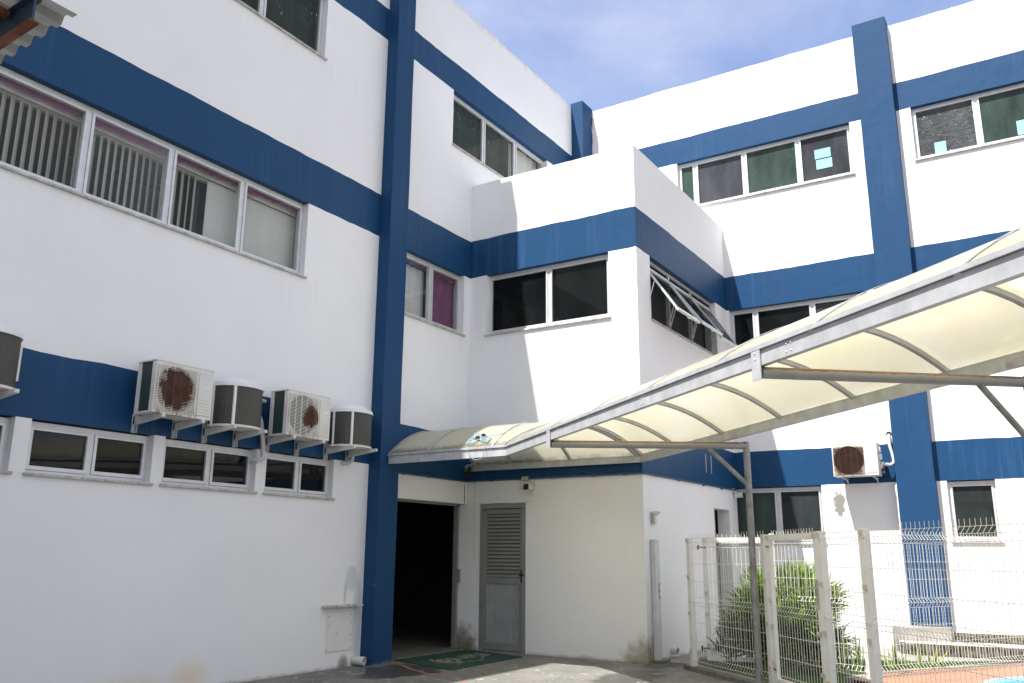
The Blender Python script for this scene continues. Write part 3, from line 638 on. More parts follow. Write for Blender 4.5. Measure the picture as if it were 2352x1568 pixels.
# thin blue conduit under the first band, bay front and side and lintel
bm = B_()
tube(bm, [(XC2+.01, -.018, B1B+.004), (XB-.03, -.018, B1B+.004), (XB-.02, -.03, B1B+.004), (XB-.02, YB-.005, B1B+.004), (XB-.01, YB-.02, B1B+.004), (XR-.12, YB-.02, B1B+.03)], .014, 6)
for q in [(XC2+.35, -.018), (XC2+.95, -.018), (XC2+1.5, -.018)]: tube(bm, [(q[0]-.025, q[1], B1B+.004), (q[0]+.025, q[1], B1B+.004)], .02, 6)
for q in (-.5, -1.0, -1.6, -2.3, -2.8): tube(bm, [(XB-.02, q-.03, B1B+.004), (XB-.02, q+.03, B1B+.004)], .02, 6)
for q in (12.4, 13.3, 14.4, 15.3): tube(bm, [(q-.03, YB-.02, B1B+.006), (q+.03, YB-.02, B1B+.012)], .02, 6)
finish('conduit', bm, M['bluepipe'], bld, smooth=True)
# plinth under the right pilaster and along the wall
bm = B_(); box(bm, (XR-.36, -6.42, -.02), (XR-.003, -5.58, .38), .012); finish('plinth', bm, M['conc'], bld)
bm = B_(); box(bm, (XR-.10, -13, -.02), (XR-.003, -6.425, .30)); finish('plinth', bm, M['step'], bld)
# white chalky marks on the bay's blue band
bm = B_()
for x in (14.60, 14.86): fbox(bm, FS, x-.012, x+.014, 0, .003, 2.80, 3.11)
finish('bracket_scar', bm, M['sill'], bld)
# loose white cables hanging from the roof corner
bm = B_()
tube(bm, spline([(XR-.02, -.22, ZP+.08), (XR-.03, -.27, 10.7), (XR-.03, -.30, 10.3), (XR-.03, -.28, 9.9), (XR-.03, -.30, 8.0)]), .007, 5)
tube(bm, spline([(XR-.02, -.21, ZP+.07), (XR-.03, -.33, 10.75), (XR-.03, -.42, 10.3), (XR-.03, -.44, 9.9), (XR-.03, -.40, 8.0)]), .006, 5)
tag(finish('loose_cable', bm, M['whitecable'], smooth=True), 'two loose white cables hanging down the wall beside the far rooftop pilaster', 'cable')
# hatch with stone ledge
h = thing('utility_hatch', 'white screwed cover plate low on the left wall under a small stone ledge', 'hatch', (9.16, 0, .2))
bm = B_(); fbox(bm, FA, 8.93, 9.40, 0, .012, .21, .665, .004)
finish('cover_plate', bm, M['cover'], h)
bm = B_()
for x, z in ((8.95, .645), (9.38, .645), (8.95, .55), (9.385, .55), (8.95, .235), (9.38, .235), (9.385, .4), (9.12, .43)): fbox(bm, FA, x-.005, x+.005, .012, .016, z-.005, z+.005)
finish('screw', bm, M['black'], h)
bm = B_(); fbox(bm, FA, 8.83, 9.50, 0, .11, .755, .78, .004); tag(finish('stone_ledge', bm, M['sill']), 'small white stone ledge sticking out of the left wall above the cover plate', 'ledge')
def drain(loc, dirn, rad, ln, label):
    bm = B_(); dv = Vector(dirn).normalized(); p = Vector(loc); q = dv.orthogonal().normalized(); w_ = dv.cross(q); n = 20
    rings = []
    for rr, s in ((rad, 0), (rad, ln), (rad*.86, ln), (rad*.86, 0)):
        rings.append([bm.verts.new(p+dv*s+(q*math.cos(2*math.pi*i/n)+w_*math.sin(2*math.pi*i/n))*rr) for i in range(n)])
    for a, b in zip(rings, rings[1:]):
        for i in range(n): bm.faces.new((a[i], a[(i+1) % n], b[(i+1) % n], b[i]))
    bm.faces.new(rings[3])
    tag(finish('drain_pipe', bm, M['pvc'], smooth=True), label, 'pipe')
drain((9.46, .0, .075), (.25, -1, -.05), .055, .17, 'white plastic drain pipe stub at the foot of the blue entrance pilaster')
drain((12.83, YB+.01, .10), (-.1, -1, -.02), .05, .10, 'short white drain pipe stub at the foot of the bay side wall')
# ---------------------------------------------------------------- ground and setting
bm = B_(); bmesh.ops.create_grid(bm, x_segments=2, y_segments=2, size=400); struct(finish('ground', bm, M['ground']))
def sheet(name, poly, z, m_, kind='structure'):
    bm = B_(); bm.faces.new([bm.verts.new((x, y, z)) for x, y in poly]); return struct(finish(name, bm, m_), kind)
bed_back = [(12.55, -3.6), (13.2, -4.6), (13.4, -5.18), (13.6, -5.6), (13.7, -6.1), (14.05, -6.6), (14.4, -7.0), (14.9, -7.6), (15.6, -9)]
deck_edge = [(11.6, -5.75), (12.25, -5.96), (12.95, -6.30), (13.75, -6.85), (14.45, -7.40), (15.2, -8.2), (15.6, -9)]
sheet('path', [(12.3, YB-.001), (XR, YB-.001), (XR, -13), (12, -13), (12, -5)], .004, M['conc'])
fl0 = lambda s, o_=0: (11.0-.717*s+.697*o_, -4.1-.697*s-.717*o_)
fl = lambda s, o_=0: (CAM.x+(fl0(s, o_)[0]-CAM.x)*1.065, CAM.y+(fl0(s, o_)[1]-CAM.y)*1.065)
front = [(11.05, -4.05), fl(2), fl(4), fl(6.5)]
sheet('soil_bed', [fl(-.1), (12.6, -3.55)]+bed_back[1:]+[(15.6, -9)][:0]+[(9, -13), fl(7), fl(4), fl(2)], .012, M['soil'])
struct(sheet('deck', deck_edge+[(15.6, -13), (9.5, -13), (9.6, -8), (10.3, -6.9), (11.3, -6.1)], .05, M['deck']))
def ribbon(name, pts, w_, z0, z1, m_):
    bm = B_(); L_, R_ = [], []
    for i, p in enumerate(pts):
        a = Vector(pts[max(i-1, 0)]); b = Vector(pts[min(i+1, len(pts)-1)]); tg = (b-a).normalized(); nn_ = Vector((-tg.y, tg.x))
        L_.append(Vector(p)+nn_*w_/2); R_.append(Vector(p)-nn_*w_/2)
    poly = [(v.x, v.y) for v in L_]+[(v.x, v.y) for v in reversed(R_)]
    rows = [[bm.verts.new((v.x, v.y, z)) for v in S_] for S_, z in ((L_, z0), (L_, z1), (R_, z1), (R_, z0))]
    for a, b in zip(rows, rows[1:]):
        for i in range(len(pts)-1): bm.faces.new((a[i], a[i+1], b[i+1], b[i]))
    bm.faces.new([rw[0] for rw in rows]); bm.faces.new([rw[-1] for rw in rows])
    return struct(finish(name, bm, m_))
SC_ = lambda x, y: (CAM.x+(x-CAM.x)*1.065, CAM.y+(y-CAM.y)*1.065)
ribbon('kerb', [fl(-.12), fl(0), SC_(9.877, -5.378), SC_(8.998, -6.163), SC_(8.388, -6.664), fl(5.5), fl(7)], .20, 0, .05, M['kerb'])
ribbon('kerb', deck_edge, .10, 0, .06, M['conc'])
ribbon('kerb', bed_back[:-1], .08, 0, .07, M['kerb'])
# low curved concrete step against the right wing
bm = B_(); prism(bm, [(XR-.11, -6.43), (XR-.37, -6.43), (XR-.37, -5.65), (15.45, -5.72), (15.30, -5.9), (15.32, -6.4), (15.38, -7.2), (15.5, -9), (15.7, -13), (XR-.11, -13)], -.02, .17)
bmesh.ops.bevel(bm, geom=[e for e in bm.edges if all(v.co.z > .1 for v in e.verts)], offset=.02, segments=2, affect='EDGES')
struct(finish('step', bm, M['step']))
# faded red line painted on the ground, running past the mat
pts = [(10.05, -.22), (9.6, -.9), (9.25, -1.6), (8.95, -2.3), (8.75, -2.9)]
ribbon('painted_line', pts, .045, .001, .004, M['redline'])
bm = B_(); bmesh.ops.create_circle(bm, cap_ends=True, segments=24, radius=.11, matrix=Matrix.Translation((11.0, -3.62, .004))); struct(finish('painted_spot', bm, M['redline']))
# grass
def blades(name, n, region, hgt, wid, m_, z=.02, lean=.5):
    bm = B_(); k = 0
    while k < n:
        x, y = region()
        a = random.uniform(0, 6.28); h_ = hgt*random.uniform(.5, 1.2); l = random.uniform(.1, lean)*h_; w_ = wid
        dx, dy = math.cos(a), math.sin(a); p = [Vector((x-dy*w_, y+dx*w_, z)), Vector((x+dy*w_, y-dx*w_, z)), Vector((x+dx*l*.5, y+dy*l*.5, z+h_*.7)), Vector((x+dx*l*1.6, y+dy*l*1.6, z+h_))]
        v = [bm.verts.new(q) for q in p]; bm.faces.new((v[0], v[1], v[2])); bm.faces.new((v[1], v[3], v[2])); k += 1
    return struct(finish(name, bm, m_), 'stuff')
def inpoly(p, poly):
    x, y = p; c = False; n = len(poly)
    for i in range(n):
        (x1, y1), (x2, y2) = poly[i], poly[(i+1) % n]
        if (y1 > y) != (y2 > y) and x < (x2-x1)*(y-y1)/(y2-y1)+x1: c = not c
    return c
gp = [(11.8, -4.15), (12.6, -3.8), (13.15, -4.7), (13.38, -5.2), (13.55, -5.7), (13.66, -6.15), (13.95, -6.6), (14.3, -7.0), (14.4, -7.3), (13.75, -6.78), (12.95, -6.22), (12.25, -5.88), (11.55, -5.68), (10.9, -5.85), (10.2, -5.4)]
def reg():
    while True:
        p = (random.uniform(10, 14.6), random.uniform(-7.4, -3.8))
        if inpoly(p, gp) and (noise.noise(Vector((p[0]*1.6, p[1]*1.6, 0))) > -.12 or p[1] < -5.6): return p
blades('grass', 24000, reg, .07, .005, M['grass'], .01)
# pale blue plastic pool edge on the deck
bm = B_(); tube(bm, [(11.55+.95*math.cos(a_), -8.14+.95*math.sin(a_), .07) for a_ in [2*math.pi*i/40 for i in range(41)]], .06, 8, cap=False)
bmesh.ops.create_circle(bm, cap_ends=True, segments=40, radius=.94, matrix=Matrix.Translation((11.55, -8.14, .06)))
tag(finish('paddling_pool', bm, M['pool'], smooth=True), 'round pale blue plastic pool on the orange deck behind the fence', 'pool')

# ---------------------------------------------------------------- door mat
MB_, MR_, MT_, ML_ = (Vector((*q, 0)) for q in ((9.83, -1.33), (11.64, -1.27), (11.92, -.12), (10.24, -.05)))
def mp_(u_, v_, z): return (MB_*(1-u_)*(1-v_)+MR_*u_*(1-v_)+MT_*u_*v_+ML_*(1-u_)*v_)+Vector((0, 0, z))
mt_ = thing('door_mat', 'green door mat with a grey printed emblem and letters at the dark entrance', 'mat', (10.9, -.7, 0))
bm = B_(); n = 24; top = []; bot = []
def loop(z, e):
    out = []
    for i in range(n): out.append(mp_(i/n, e, z))
    for i in range(n): out.append(mp_(1-e, i/n, z))
    for i in range(n): out.append(mp_(1-i/n, 1-e, z))
    for i in range(n): out.append(mp_(e, 1-i/n, z))
    return out
lo1 = [bm.verts.new(p) for p in loop(.002, 0)]; lo2 = [bm.verts.new(p) for p in loop(.012, .004)]
for i in range(4*n): bm.faces.new((lo1[i], lo1[(i+1) % (4*n)], lo2[(i+1) % (4*n)], lo2[i]))
bm.faces.new(lo2); finish('mat_pile', bm, M['mat_green'], mt_)
def text_mesh(txt, u0, u1, v0, v1, z, name, slant=.15, curve=0):
    cu = bpy.data.curves.new('txt', 'FONT'); cu.body = txt; cu.resolution_u = 3; cu.offset = .025; to = bpy.data.objects.new('txt', cu); C.objects.link(to)
    bpy.context.view_layer.update(); dg = bpy.context.evaluated_depsgraph_get(); me = bpy.data.meshes.new_from_object(to.evaluated_get(dg)); bpy.data.objects.remove(to)
    bm = B_(); bm.from_mesh(me); xs_ = [v.co.x for v in bm.verts]; ys_ = [v.co.y for v in bm.verts]; x0, x1, y0, y1 = min(xs_), max(xs_), min(ys_), max(ys_)
    for v in bm.verts:
        a = (v.co.x-x0)/(x1-x0); c = (v.co.y-y0)/(y1-y0)
        v.co = mp_(u0+(u1-u0)*a+slant*.1*c, v0+(v1-v0)*c+curve*(a-.5)**2*4, z)
    finish(name, bm, M['mat_print'], mt_)
text_mesh('APLB', .52, .88, .40, .68, .0145, 'printed_letters')
bm = B_()
for i in range(26):
    f = i/25; u_ = .22+.62*f; v_ = .16+.20*f**1.3+(.05*math.sin(f*9)); w_ = .016; h_ = .05*random.uniform(.7, 1.2)
    bm.faces.new([bm.verts.new(mp_(*c, .0145)) for c in ((u_, v_), (u_+w_, v_+.004), (u_+w_*random.uniform(.7, 1.2), v_+h_), (u_+w_*.2, v_+h_*random.uniform(.6, 1)))])
finish('worn_small_print', bm, M['mat_print'], mt_)
# emblem: laurel-like ring of leaves round an open book shape
bm = B_()
for i in range(22):
    a = math.pi*(.62+1.45*i/21); cu_, cv = .30+.105*math.cos(a), .50+.20*math.sin(a)
    for sgn in (-1, 1):
        b = a+math.pi/2+sgn*.6; p0 = (cu_, cv); p1 = (cu_+.034*math.cos(b), cv+.066*math.sin(b)); q = (cu_+.02*math.cos(b+.5), cv+.04*math.sin(b+.5)); q2 = (cu_+.02*math.cos(b-.5), cv+.04*math.sin(b-.5))
        bm.faces.new([bm.verts.new(mp_(*c, .0145)) for c in (p0, q, p1, q2)])
for i in range(7):
    a = i*.9; cu_, cv = .285+.045*math.cos(a), .50+.085*math.sin(a)
    bm.faces.new([bm.verts.new(mp_(cu_+.026*math.cos(k*1.05), cv+.048*math.sin(k*1.05), .0146+i*.0001)) for k in range(6)])
bm.faces.new([bm.verts.new(mp_(*c, .0145)) for c in ((.36, .60), (.42, .64), (.50, .42), (.44, .44))])
finish('printed_emblem', bm, M['mat_print'], mt_)

# ---------------------------------------------------------------- canopy
dv = Vector((.635, .7725)); nv = Vector((.7725, -.635))
NK = Vector((9.755, -2.156)); FK = Vector((11.93, -3.09))       # mitre: near and far kink
def nearp(s):   # point on the near line at main coordinate s (metres from the kink towards the camera side)
    return NK-dv*s
def farp(s): return FK-dv*(s-0)*1.0
WID = (FK-NK).dot(nv); OFF = (FK-NK).dot(dv)      # far kink is OFF ahead of near kink along dv
def zn(s): return 2.655+.005*max(0, s)
def zf(s): return 2.72+.017*max(0, s+OFF)
S_END = 10.5
can = thing('covered_walkway', 'long barrel-vaulted cream polycarbonate canopy on cantilever steel posts leading to the entrance', 'canopy', (11.0, -4.85, 0))
def arch(p, q, z0, z1, rise, n=16, e=0):
    out = []
    for i in range(n+1):
        s = i/n; a = math.pi*s; th0 = 1.05
        # circular-ish segment
        x = s; zz = rise*(1-((2*s-1)**2))
        out.append(Vector((p[0]+(q[0]-p[0])*x, p[1]+(q[1]-p[1])*x, z0+(z1-z0)*x+zz+e)))
    return out
RISE = .39; TOPZ = .115
def sect(s, e=0):      # main section perpendicular to walkway at coordinate s measured on the near beam
    a = NK-dv*s; b = a+nv*WID; sf = s
    return arch(a, b, zn(s)+TOPZ, zf(s)+.09, RISE, 16, e)
def sect_m(e=0): return arch(NK, FK, 2.655+TOPZ, 2.72+.09, RISE, 16, e)
Y0 = -.225
def sect_a(y, e=0): return arch((NK.x, y), (FK.x, y), 2.65+TOPZ, 2.72+.09, RISE+.04, 16, e)
def skin(bm, secs):
    prev = None
    for sc_ in secs:
        cur = [bm.verts.new(p) for p in sc_]
        if prev:
            for i in range(len(cur)-1): bm.faces.new((prev[i], prev[i+1], cur[i+1], cur[i]))
        prev = cur
def clip_main(s, e=0):
    """section of the main vault, each fibre trimmed at the mitre line NK-FK"""
    base = sect(s, e); out = []
    for i, p in enumerate(base):
        f = i/16; mit = NK.lerp(FK, f); sm = -(mit-NK).dot(dv)   # mitre position on this fibre
        if s < sm: sm_ = sm
        else: sm_ = s
        q = NK-dv*sm_+nv*WID*f
        out.append(Vector((q.x, q.y, p.z)))
    return out
RIBS = [.10+1.172*k for k in range(0, 9)]
RIBS = [1.53+1.165*k for k in range(-1, 9)]
bounds = [-OFF-.02]+[q for q in RIBS if q > .1]+[S_END]
def sheet_panel(secs): 
    bm = B_(); skin(bm, secs); o = finish('roof_sheet', bm, M['poly'], can, smooth=True); return o
for a, b in zip(bounds, bounds[1:]):
    k = 6; sheet_panel([clip_main(a+(b-a)*i/k+(.0), .012) for i in range(k+1)])
ya = [Y0, -.894, -1.936]
for a, b in zip(ya, ya[1:]): sheet_panel([sect_a(a+(b-a)*i/3, .012) for i in range(4)])
def sm_to_mitre(f):
    A0 = sect_a(-1.936, .012); Mm = sect_m(.012); return [A0[i].lerp(Mm[i], f) for i in range(17)]
sheet_panel([sm_to_mitre(i/3) for i in range(4)])
def arch_rib(bm, pts, w_=.02, hh=.016, up=0):
    tube_pts = [p+Vector((0, 0, up)) for p in pts]; prev = None
    ax = (pts[-1]-pts[0]); ax.z = 0; side = Vector((-ax.y, ax.x, 0)).normalized()
    for i, p in enumerate(tube_pts):
        tg = (tube_pts[min(i+1, 16)]-tube_pts[max(i-1, 0)]).normalized(); nn_ = tg.cross(side).normalized()
        if nn_.z < 0: nn_ = -nn_
        cur = [bm.verts.new(p+side*a*w_+nn_*b*hh) for a, b in ((-1, -1), (1, -1), (1, 1), (-1, 1))]
        if prev:
            for k in range(4): bm.faces.new((prev[k], prev[(k+1) % 4], cur[(k+1) % 4], cur[k]))
        else: bm.faces.new(cur[::-1])
        prev = cur
    bm.faces.new(prev)
def rib(pts):
    bm = B_(); arch_rib(bm, pts, .022, .016, -.016); o = finish('rib', bm, M['galv'], can)
    bm = B_(); arch_rib(bm, pts, .014, .003, .021); finish('cover_strip', bm, M['alu_dirty'], o)
for s in RIBS:
    if s > -.9 and s > .1: rib(sect(s))
rib([p+Vector((-dv.x*.05, -dv.y*.05, 0)) for p in sect_m()]); rib([p+Vector((0, .05, 0)) for p in sect_m()])
for y in (Y0+.02, -.894, -1.936): rib(sect_a(y))
def beam(p, q, z0p, z0q, h_, w_, name, side, m_=M['galv'], extra=True):
    p, q = Vector(p), Vector(q); tg = (q-p).normalized(); nn_ = Vector((-tg.y, tg.x))*side
    bm = B_()
    def seg(a, b, za, zb, n0, n1, h0, h1):
        v = [bm.verts.new((c.x+nn_.x*k, c.y+nn_.y*k, z+hh)) for c, z in ((a, za), (b, zb)) for k, hh in ((n0, h0), (n1, h0), (n1, h1), (n0, h1))]
        for f in ((0, 1, 2, 3), (7, 6, 5, 4), (0, 4, 5, 1), (1, 5, 6, 2), (2, 6, 7, 3), (3, 7, 4, 0)): bm.faces.new([v[i] for i in f])
    seg(p, q, z0p, z0q, 0, w_, 0, h_)
    if extra:
        seg(p, q, z0p, z0q, -.018, w_*.8, h_+.004, h_+.016); seg(p, q, z0p, z0q, -.012, -.004, h_+.018, h_+.036)
    o = finish(name, bm, m_, can)
    return o
beam((XA+.15, Y0), NK, 2.645, 2.655, .105, .05, 'edge_beam', 1)
nb = beam(NK, nearp(S_END), 2.655, zn(S_END), .105, .05, 'edge_beam', 1)
beam((FK.x, -.02), FK, 2.72, 2.72, .085, .05, 'edge_beam', -1)
far_end = FK-dv*S_END
beam(FK, far_end, 2.72, zf(S_END-OFF), .095, .05, 'edge_beam', -1)
# joint plates with rivets on the near beam
for s in (1.95, 3.9, 6.0):
    a = nearp(s); nn_ = Vector((-dv.y, dv.x))
    for k in range(2):
        for zz in (.03, .08):
            p = a+dv*(.02+.05*k); bm = B_(); bmesh.ops.create_uvsphere(bm, u_segments=6, v_segments=4, radius=.007, matrix=Matrix.Translation((p.x, p.y, zn(s)+zz))); finish('rivet', bm, M['galv'], nb)
# arms and posts
AS = [(1.58, (10.46, -5.057), 2.683), (5.60, (8.05, -8.02), 2.735), (9.4, (5.6, -10.95), 2.78)]
for k, (s, e, zE) in enumerate(AS):
    a = nearp(s); e = Vector(e); zA = zn(s)-.043; nv2 = (e-a).normalized()
    a3, e3 = Vector((a.x, a.y, zA)), Vector((e.x, e.y, zE))
    bm = B_(); tube(bm, [a3+Vector((nv.x, nv.y, 0))*.02, e3], .042, 10); arm = finish('arm', bm, M['arm'], can, smooth=True)
    bm = B_(); t3 = Vector((dv.x, dv.y, 0)); n3 = Vector((nv2.x, nv2.y, 0))
    c0 = Vector((a.x, a.y, 0)); 
    v = [bm.verts.new(c0+n3*n_+t3*t_+Vector((0, 0, z_))) for n_ in (-.016, -.008) for t_, z_ in ((-.05, zA-.055), (.05, zA-.055), (.05, zA+.16), (-.05, zA+.16))]
    for f in ((3, 2, 1, 0), (4, 5, 6, 7), (0, 1, 5, 4), (1, 2, 6, 5), (2, 3, 7, 6), (3, 0, 4, 7)): bm.faces.new([v[i] for i in f])
    for z_ in (zA+.13, zA+.09): bmesh.ops.create_uvsphere(bm, u_segments=6, v_segments=4, radius=.006, matrix=Matrix.Translation(c0-n3*.02+Vector((0, 0, z_))))
    finish('end_plate', bm, M['galv'], arm)
    bm = B_(); tube(bm, [(e.x, e.y, 0), (e.x, e.y, zE+.045)], .038, 14); post = finish('post', bm, M['post'], can, smooth=True)
    bm = B_(); tube(bm, [e3-n3*.50+Vector((0, 0, -.03)), Vector((e.x, e.y, 2.22))], .026, 8); finish('brace', bm, M['post'], can, smooth=True)
    bm = B_(); prism(bm, [(e.x+x, e.y+y) for x, y in ((-.1, -.1), (.1, -.1), (.1, .1), (-.1, .1))], .005, .018); finish('base_plate', bm, M['rust'], can)
    bm = B_(); g_ = e-nv2*.22; fz = zE+.10
    v = [bm.verts.new(Vector((g_.x, g_.y, 0))+n3*n_+t3*t_+Vector((0, 0, z_))) for n_ in (-.03, -.024) for t_, z_ in ((-.04, fz-.03), (.04, fz-.03), (.04, fz+.06), (-.04, fz+.06))]
    for f in ((3, 2, 1, 0), (4, 5, 6, 7), (0, 1, 5, 4), (1, 2, 6, 5), (2, 3, 7, 6), (3, 0, 4, 7)): bm.faces.new([v[i] for i in f])
    finish('gusset', bm, M['galv'], can)
# tangled cable on the canopy
def canz(x, y):   # height of the vault at x in the first part
    f = min(1, max(0, (x-NK.x)/(FK.x-NK.x))); return 2.65+TOPZ+(.07-.03)*f+(RISE+.04)*(1-(2*f-1)**2)+.022
ct = thing('tangled_cable', 'tangle of pale blue cable with black plugs lying on the canopy roof', 'cable', (10.0, -1.7, canz(10, -1.7)))
bm = B_(); pts = []
for i in range(60):
    a = i*.55; rr = .10+.07*math.sin(i*1.7); x = 9.92+rr*math.cos(a)*.9; y = -1.62+rr*1.35*math.sin(a*1.03); pts.append((x, y, canz(x, y)+.012+.02*abs(math.sin(i))))
for x, y in ((10.0, -1.9), (10.15, -2.02), (10.4, -2.03), (10.6, -2.15), (10.75, -2.4), (10.8, -2.7)):
    pts.append((x, y, canz(x, y)+.012))
tube(bm, spline(pts, 4), .0045, 5); finish('cord', bm, M['cable'], ct, smooth=True)
bm = B_(); tube(bm, spline([(9.80, -1.55, canz(9.8, 0)), (9.72, -1.58, 2.76), (9.735, -1.64, 2.66), (9.73, -1.72, 2.62), (9.735, -1.82, 2.66), (9.72, -1.86, 2.77), (9.80, -1.80, canz(9.8, 0))], 6), .004, 5); finish('cord', bm, M['cable'], ct, smooth=True)
bm = B_(); 
for (x, y) in ((9.95, -1.68), (9.90, -1.62)): box(bm, (x-.02, y-.025, canz(x, y)+.02), (x+.025, y+.02, canz(x, y)+.06), .006)
finish('plug', bm, M['black'], ct)
# small fern rooted at the canopy end
fe = thing('fern', 'small dark fern growing at the wall corner under the canopy end', 'plant', (11.85, -.10, 2.72))
bm = B_()
for i in range(24):
    a = random.uniform(0, 6.28); ln = random.uniform(.10, .22); el = random.uniform(-.9, .9); p0 = Vector((11.84, -.12, 2.73)); dr_ = Vector((math.cos(a)*.7-.3, math.sin(a)*.7-.2, el)).normalized()
    sd = dr_.cross(Vector((0, 0, 1))).normalized()
    for k in range(9):
        c = p0+dr_*ln*(k/9)+Vector((0, 0, -.08*(k/9)**2)); l2 = .035*(1-k/10)
        for s in (-1, 1): bm.faces.new([bm.verts.new(q) for q in (c, c+sd*s*l2+dr_*.015, c+sd*s*l2*.6+dr_*.03)])
bm2 = B_(); tube(bm2, spline([(11.84, -.12, 2.72), (11.86, -.15, 2.66), (11.88, -.19, 2.60), (11.90, -.2, 2.53)]), .006, 5)
finish('frond', bm, M['leafd'], fe); finish('hanging_stem', bm2, M['leafd'], fe)
# thin cable sagging below the far beam
bm = B_(); tube(bm, spline([(XB-.04, -2.75, 2.72), (XB-.04, -2.62, 2.64), (XB-.04, -2.42, 2.60), (XB-.04, -2.2, 2.62), (XB-.04, -1.95, 2.68)]), .004, 5)
tag(finish('sagging_wire', bm, M['bluepipe'], smooth=True), 'thin teal wire sagging against the blue band below the canopy corner', 'wire')

# ---------------------------------------------------------------- cameras, sensor, post
def cctv(name, F, u_, z, label, lens_dir=1):
    t_ = thing(name, label, 'camera', F.p(u_, 0, z))
    bm = B_(); fbox(bm, F, u_-.05, u_+.05, .0, .018, z+.035, z+.12, .004); tube(bm, [F.p(u_, .01, z+.06), F.p(u_, .07, z+.05)], .012, 8); finish('mount', bm, M['pvc'], t_)
    bm = B_(); fbox(bm, F, u_-.042, u_+.042, .04, .19, z-.045, z+.045, .014); finish('housing', bm, M['pvc'], t_)
    bm = B_(); fbox(bm, F, u_-.040, u_+.040, .19, .198, z-.042, z+.042, .012); tube(bm, [F.p(u_, .19, z-.005), F.p(u_, .204, z-.005)], .014, 12); finish('lens_face', bm, M['black'], t_)
    return t_
cctv('security_camera', FBX, 1.245, 2.43, 'security camera with black square face above the louvred grey door')
cctv('security_camera', FS, 15.95, 2.50, 'small security camera in the far corner at the end of the bay side wall')
jb = thing('junction_box', 'white square junction box beside the security camera above the grey door', 'junction box', FBX.p(1.105, 0, 2.42))
bm = B_(); fbox(bm, FBX, 1.05, 1.165, 0, .05, 2.42, 2.535, .006); finish('box_body', bm, M['pvc'], jb)
bm = B_(); fbox(bm, FBX, 1.065, 1.175, 0, .035, 2.545, 2.605, .004); finish('upper_box', bm, M['sill'], jb)
bm = B_(); tube(bm, [FBX.p(1.165, .03, 2.49), FBX.p(1.20, .03, 2.49)], .006, 5); finish('cable_stub', bm, M['pvc'], jb)
se = thing('outdoor_sensor', 'small white wedge-shaped sensor on the bay side wall above the grey post', 'sensor', FS.p(12.3, 0, 1.87))
bm = B_(); v = [bm.verts.new(FS.p(*q)) for q in ((12.20, 0, 1.86), (12.29, 0, 1.86), (12.29, 0, 2.045), (12.20, 0, 2.045), (12.205, .07, 1.865), (12.285, .07, 1.865), (12.285, .05, 1.98), (12.205, .05, 1.98), (12.20, .12, 2.035), (12.29, .12, 2.035), (12.29, .12, 2.045), (12.20, .12, 2.045))]
for f in ((0, 1, 5, 4), (4, 5, 6, 7), (7, 6, 9, 8), (8, 9, 10, 11), (11, 10, 2, 3)): bm.faces.new([v[i] for i in f])
for s in ((0, 4, 7, 8, 11, 3), (1, 2, 10, 9, 6, 5)): bm.faces.new([v[i] for i in s])
finish('sensor_body', bm, M['pvc'], se)
bm = B_(); fbox(bm, FS, 12.19, 12.20, .0, .05, 1.88, 2.02); finish('back_plate', bm, M['alu_dirty'], se)
gp_ = thing('gate_jamb_post', 'light grey steel jamb post with a lock slot standing against the bay side wall', 'post', FS.p(12.22, .03, 0))
bm = B_(); fbox(bm, FS, 12.145, 12.295, .004, .075, .03, 1.65, .004); finish('post_tube', bm, M['jambpost'], gp_)
bm = B_(); fbox(bm, FS, 12.23, 12.26, .075, .079, .84, 1.05); finish('lock_slot', bm, M['black'], gp_)
bm = B_(); fbox(bm, FS, 12.238, 12.254, .079, .082, .87, .93); fbox(bm, FS, 12.238, 12.254, .079, .082, .97, 1.02); finish('lock_plate', bm, M['alu'], gp_)
bm = B_(); fbox(bm, FS, 12.09, 12.42, -.0, .14, 0, .03, .006); finish('foot_block', bm, M['kerb'], gp_)

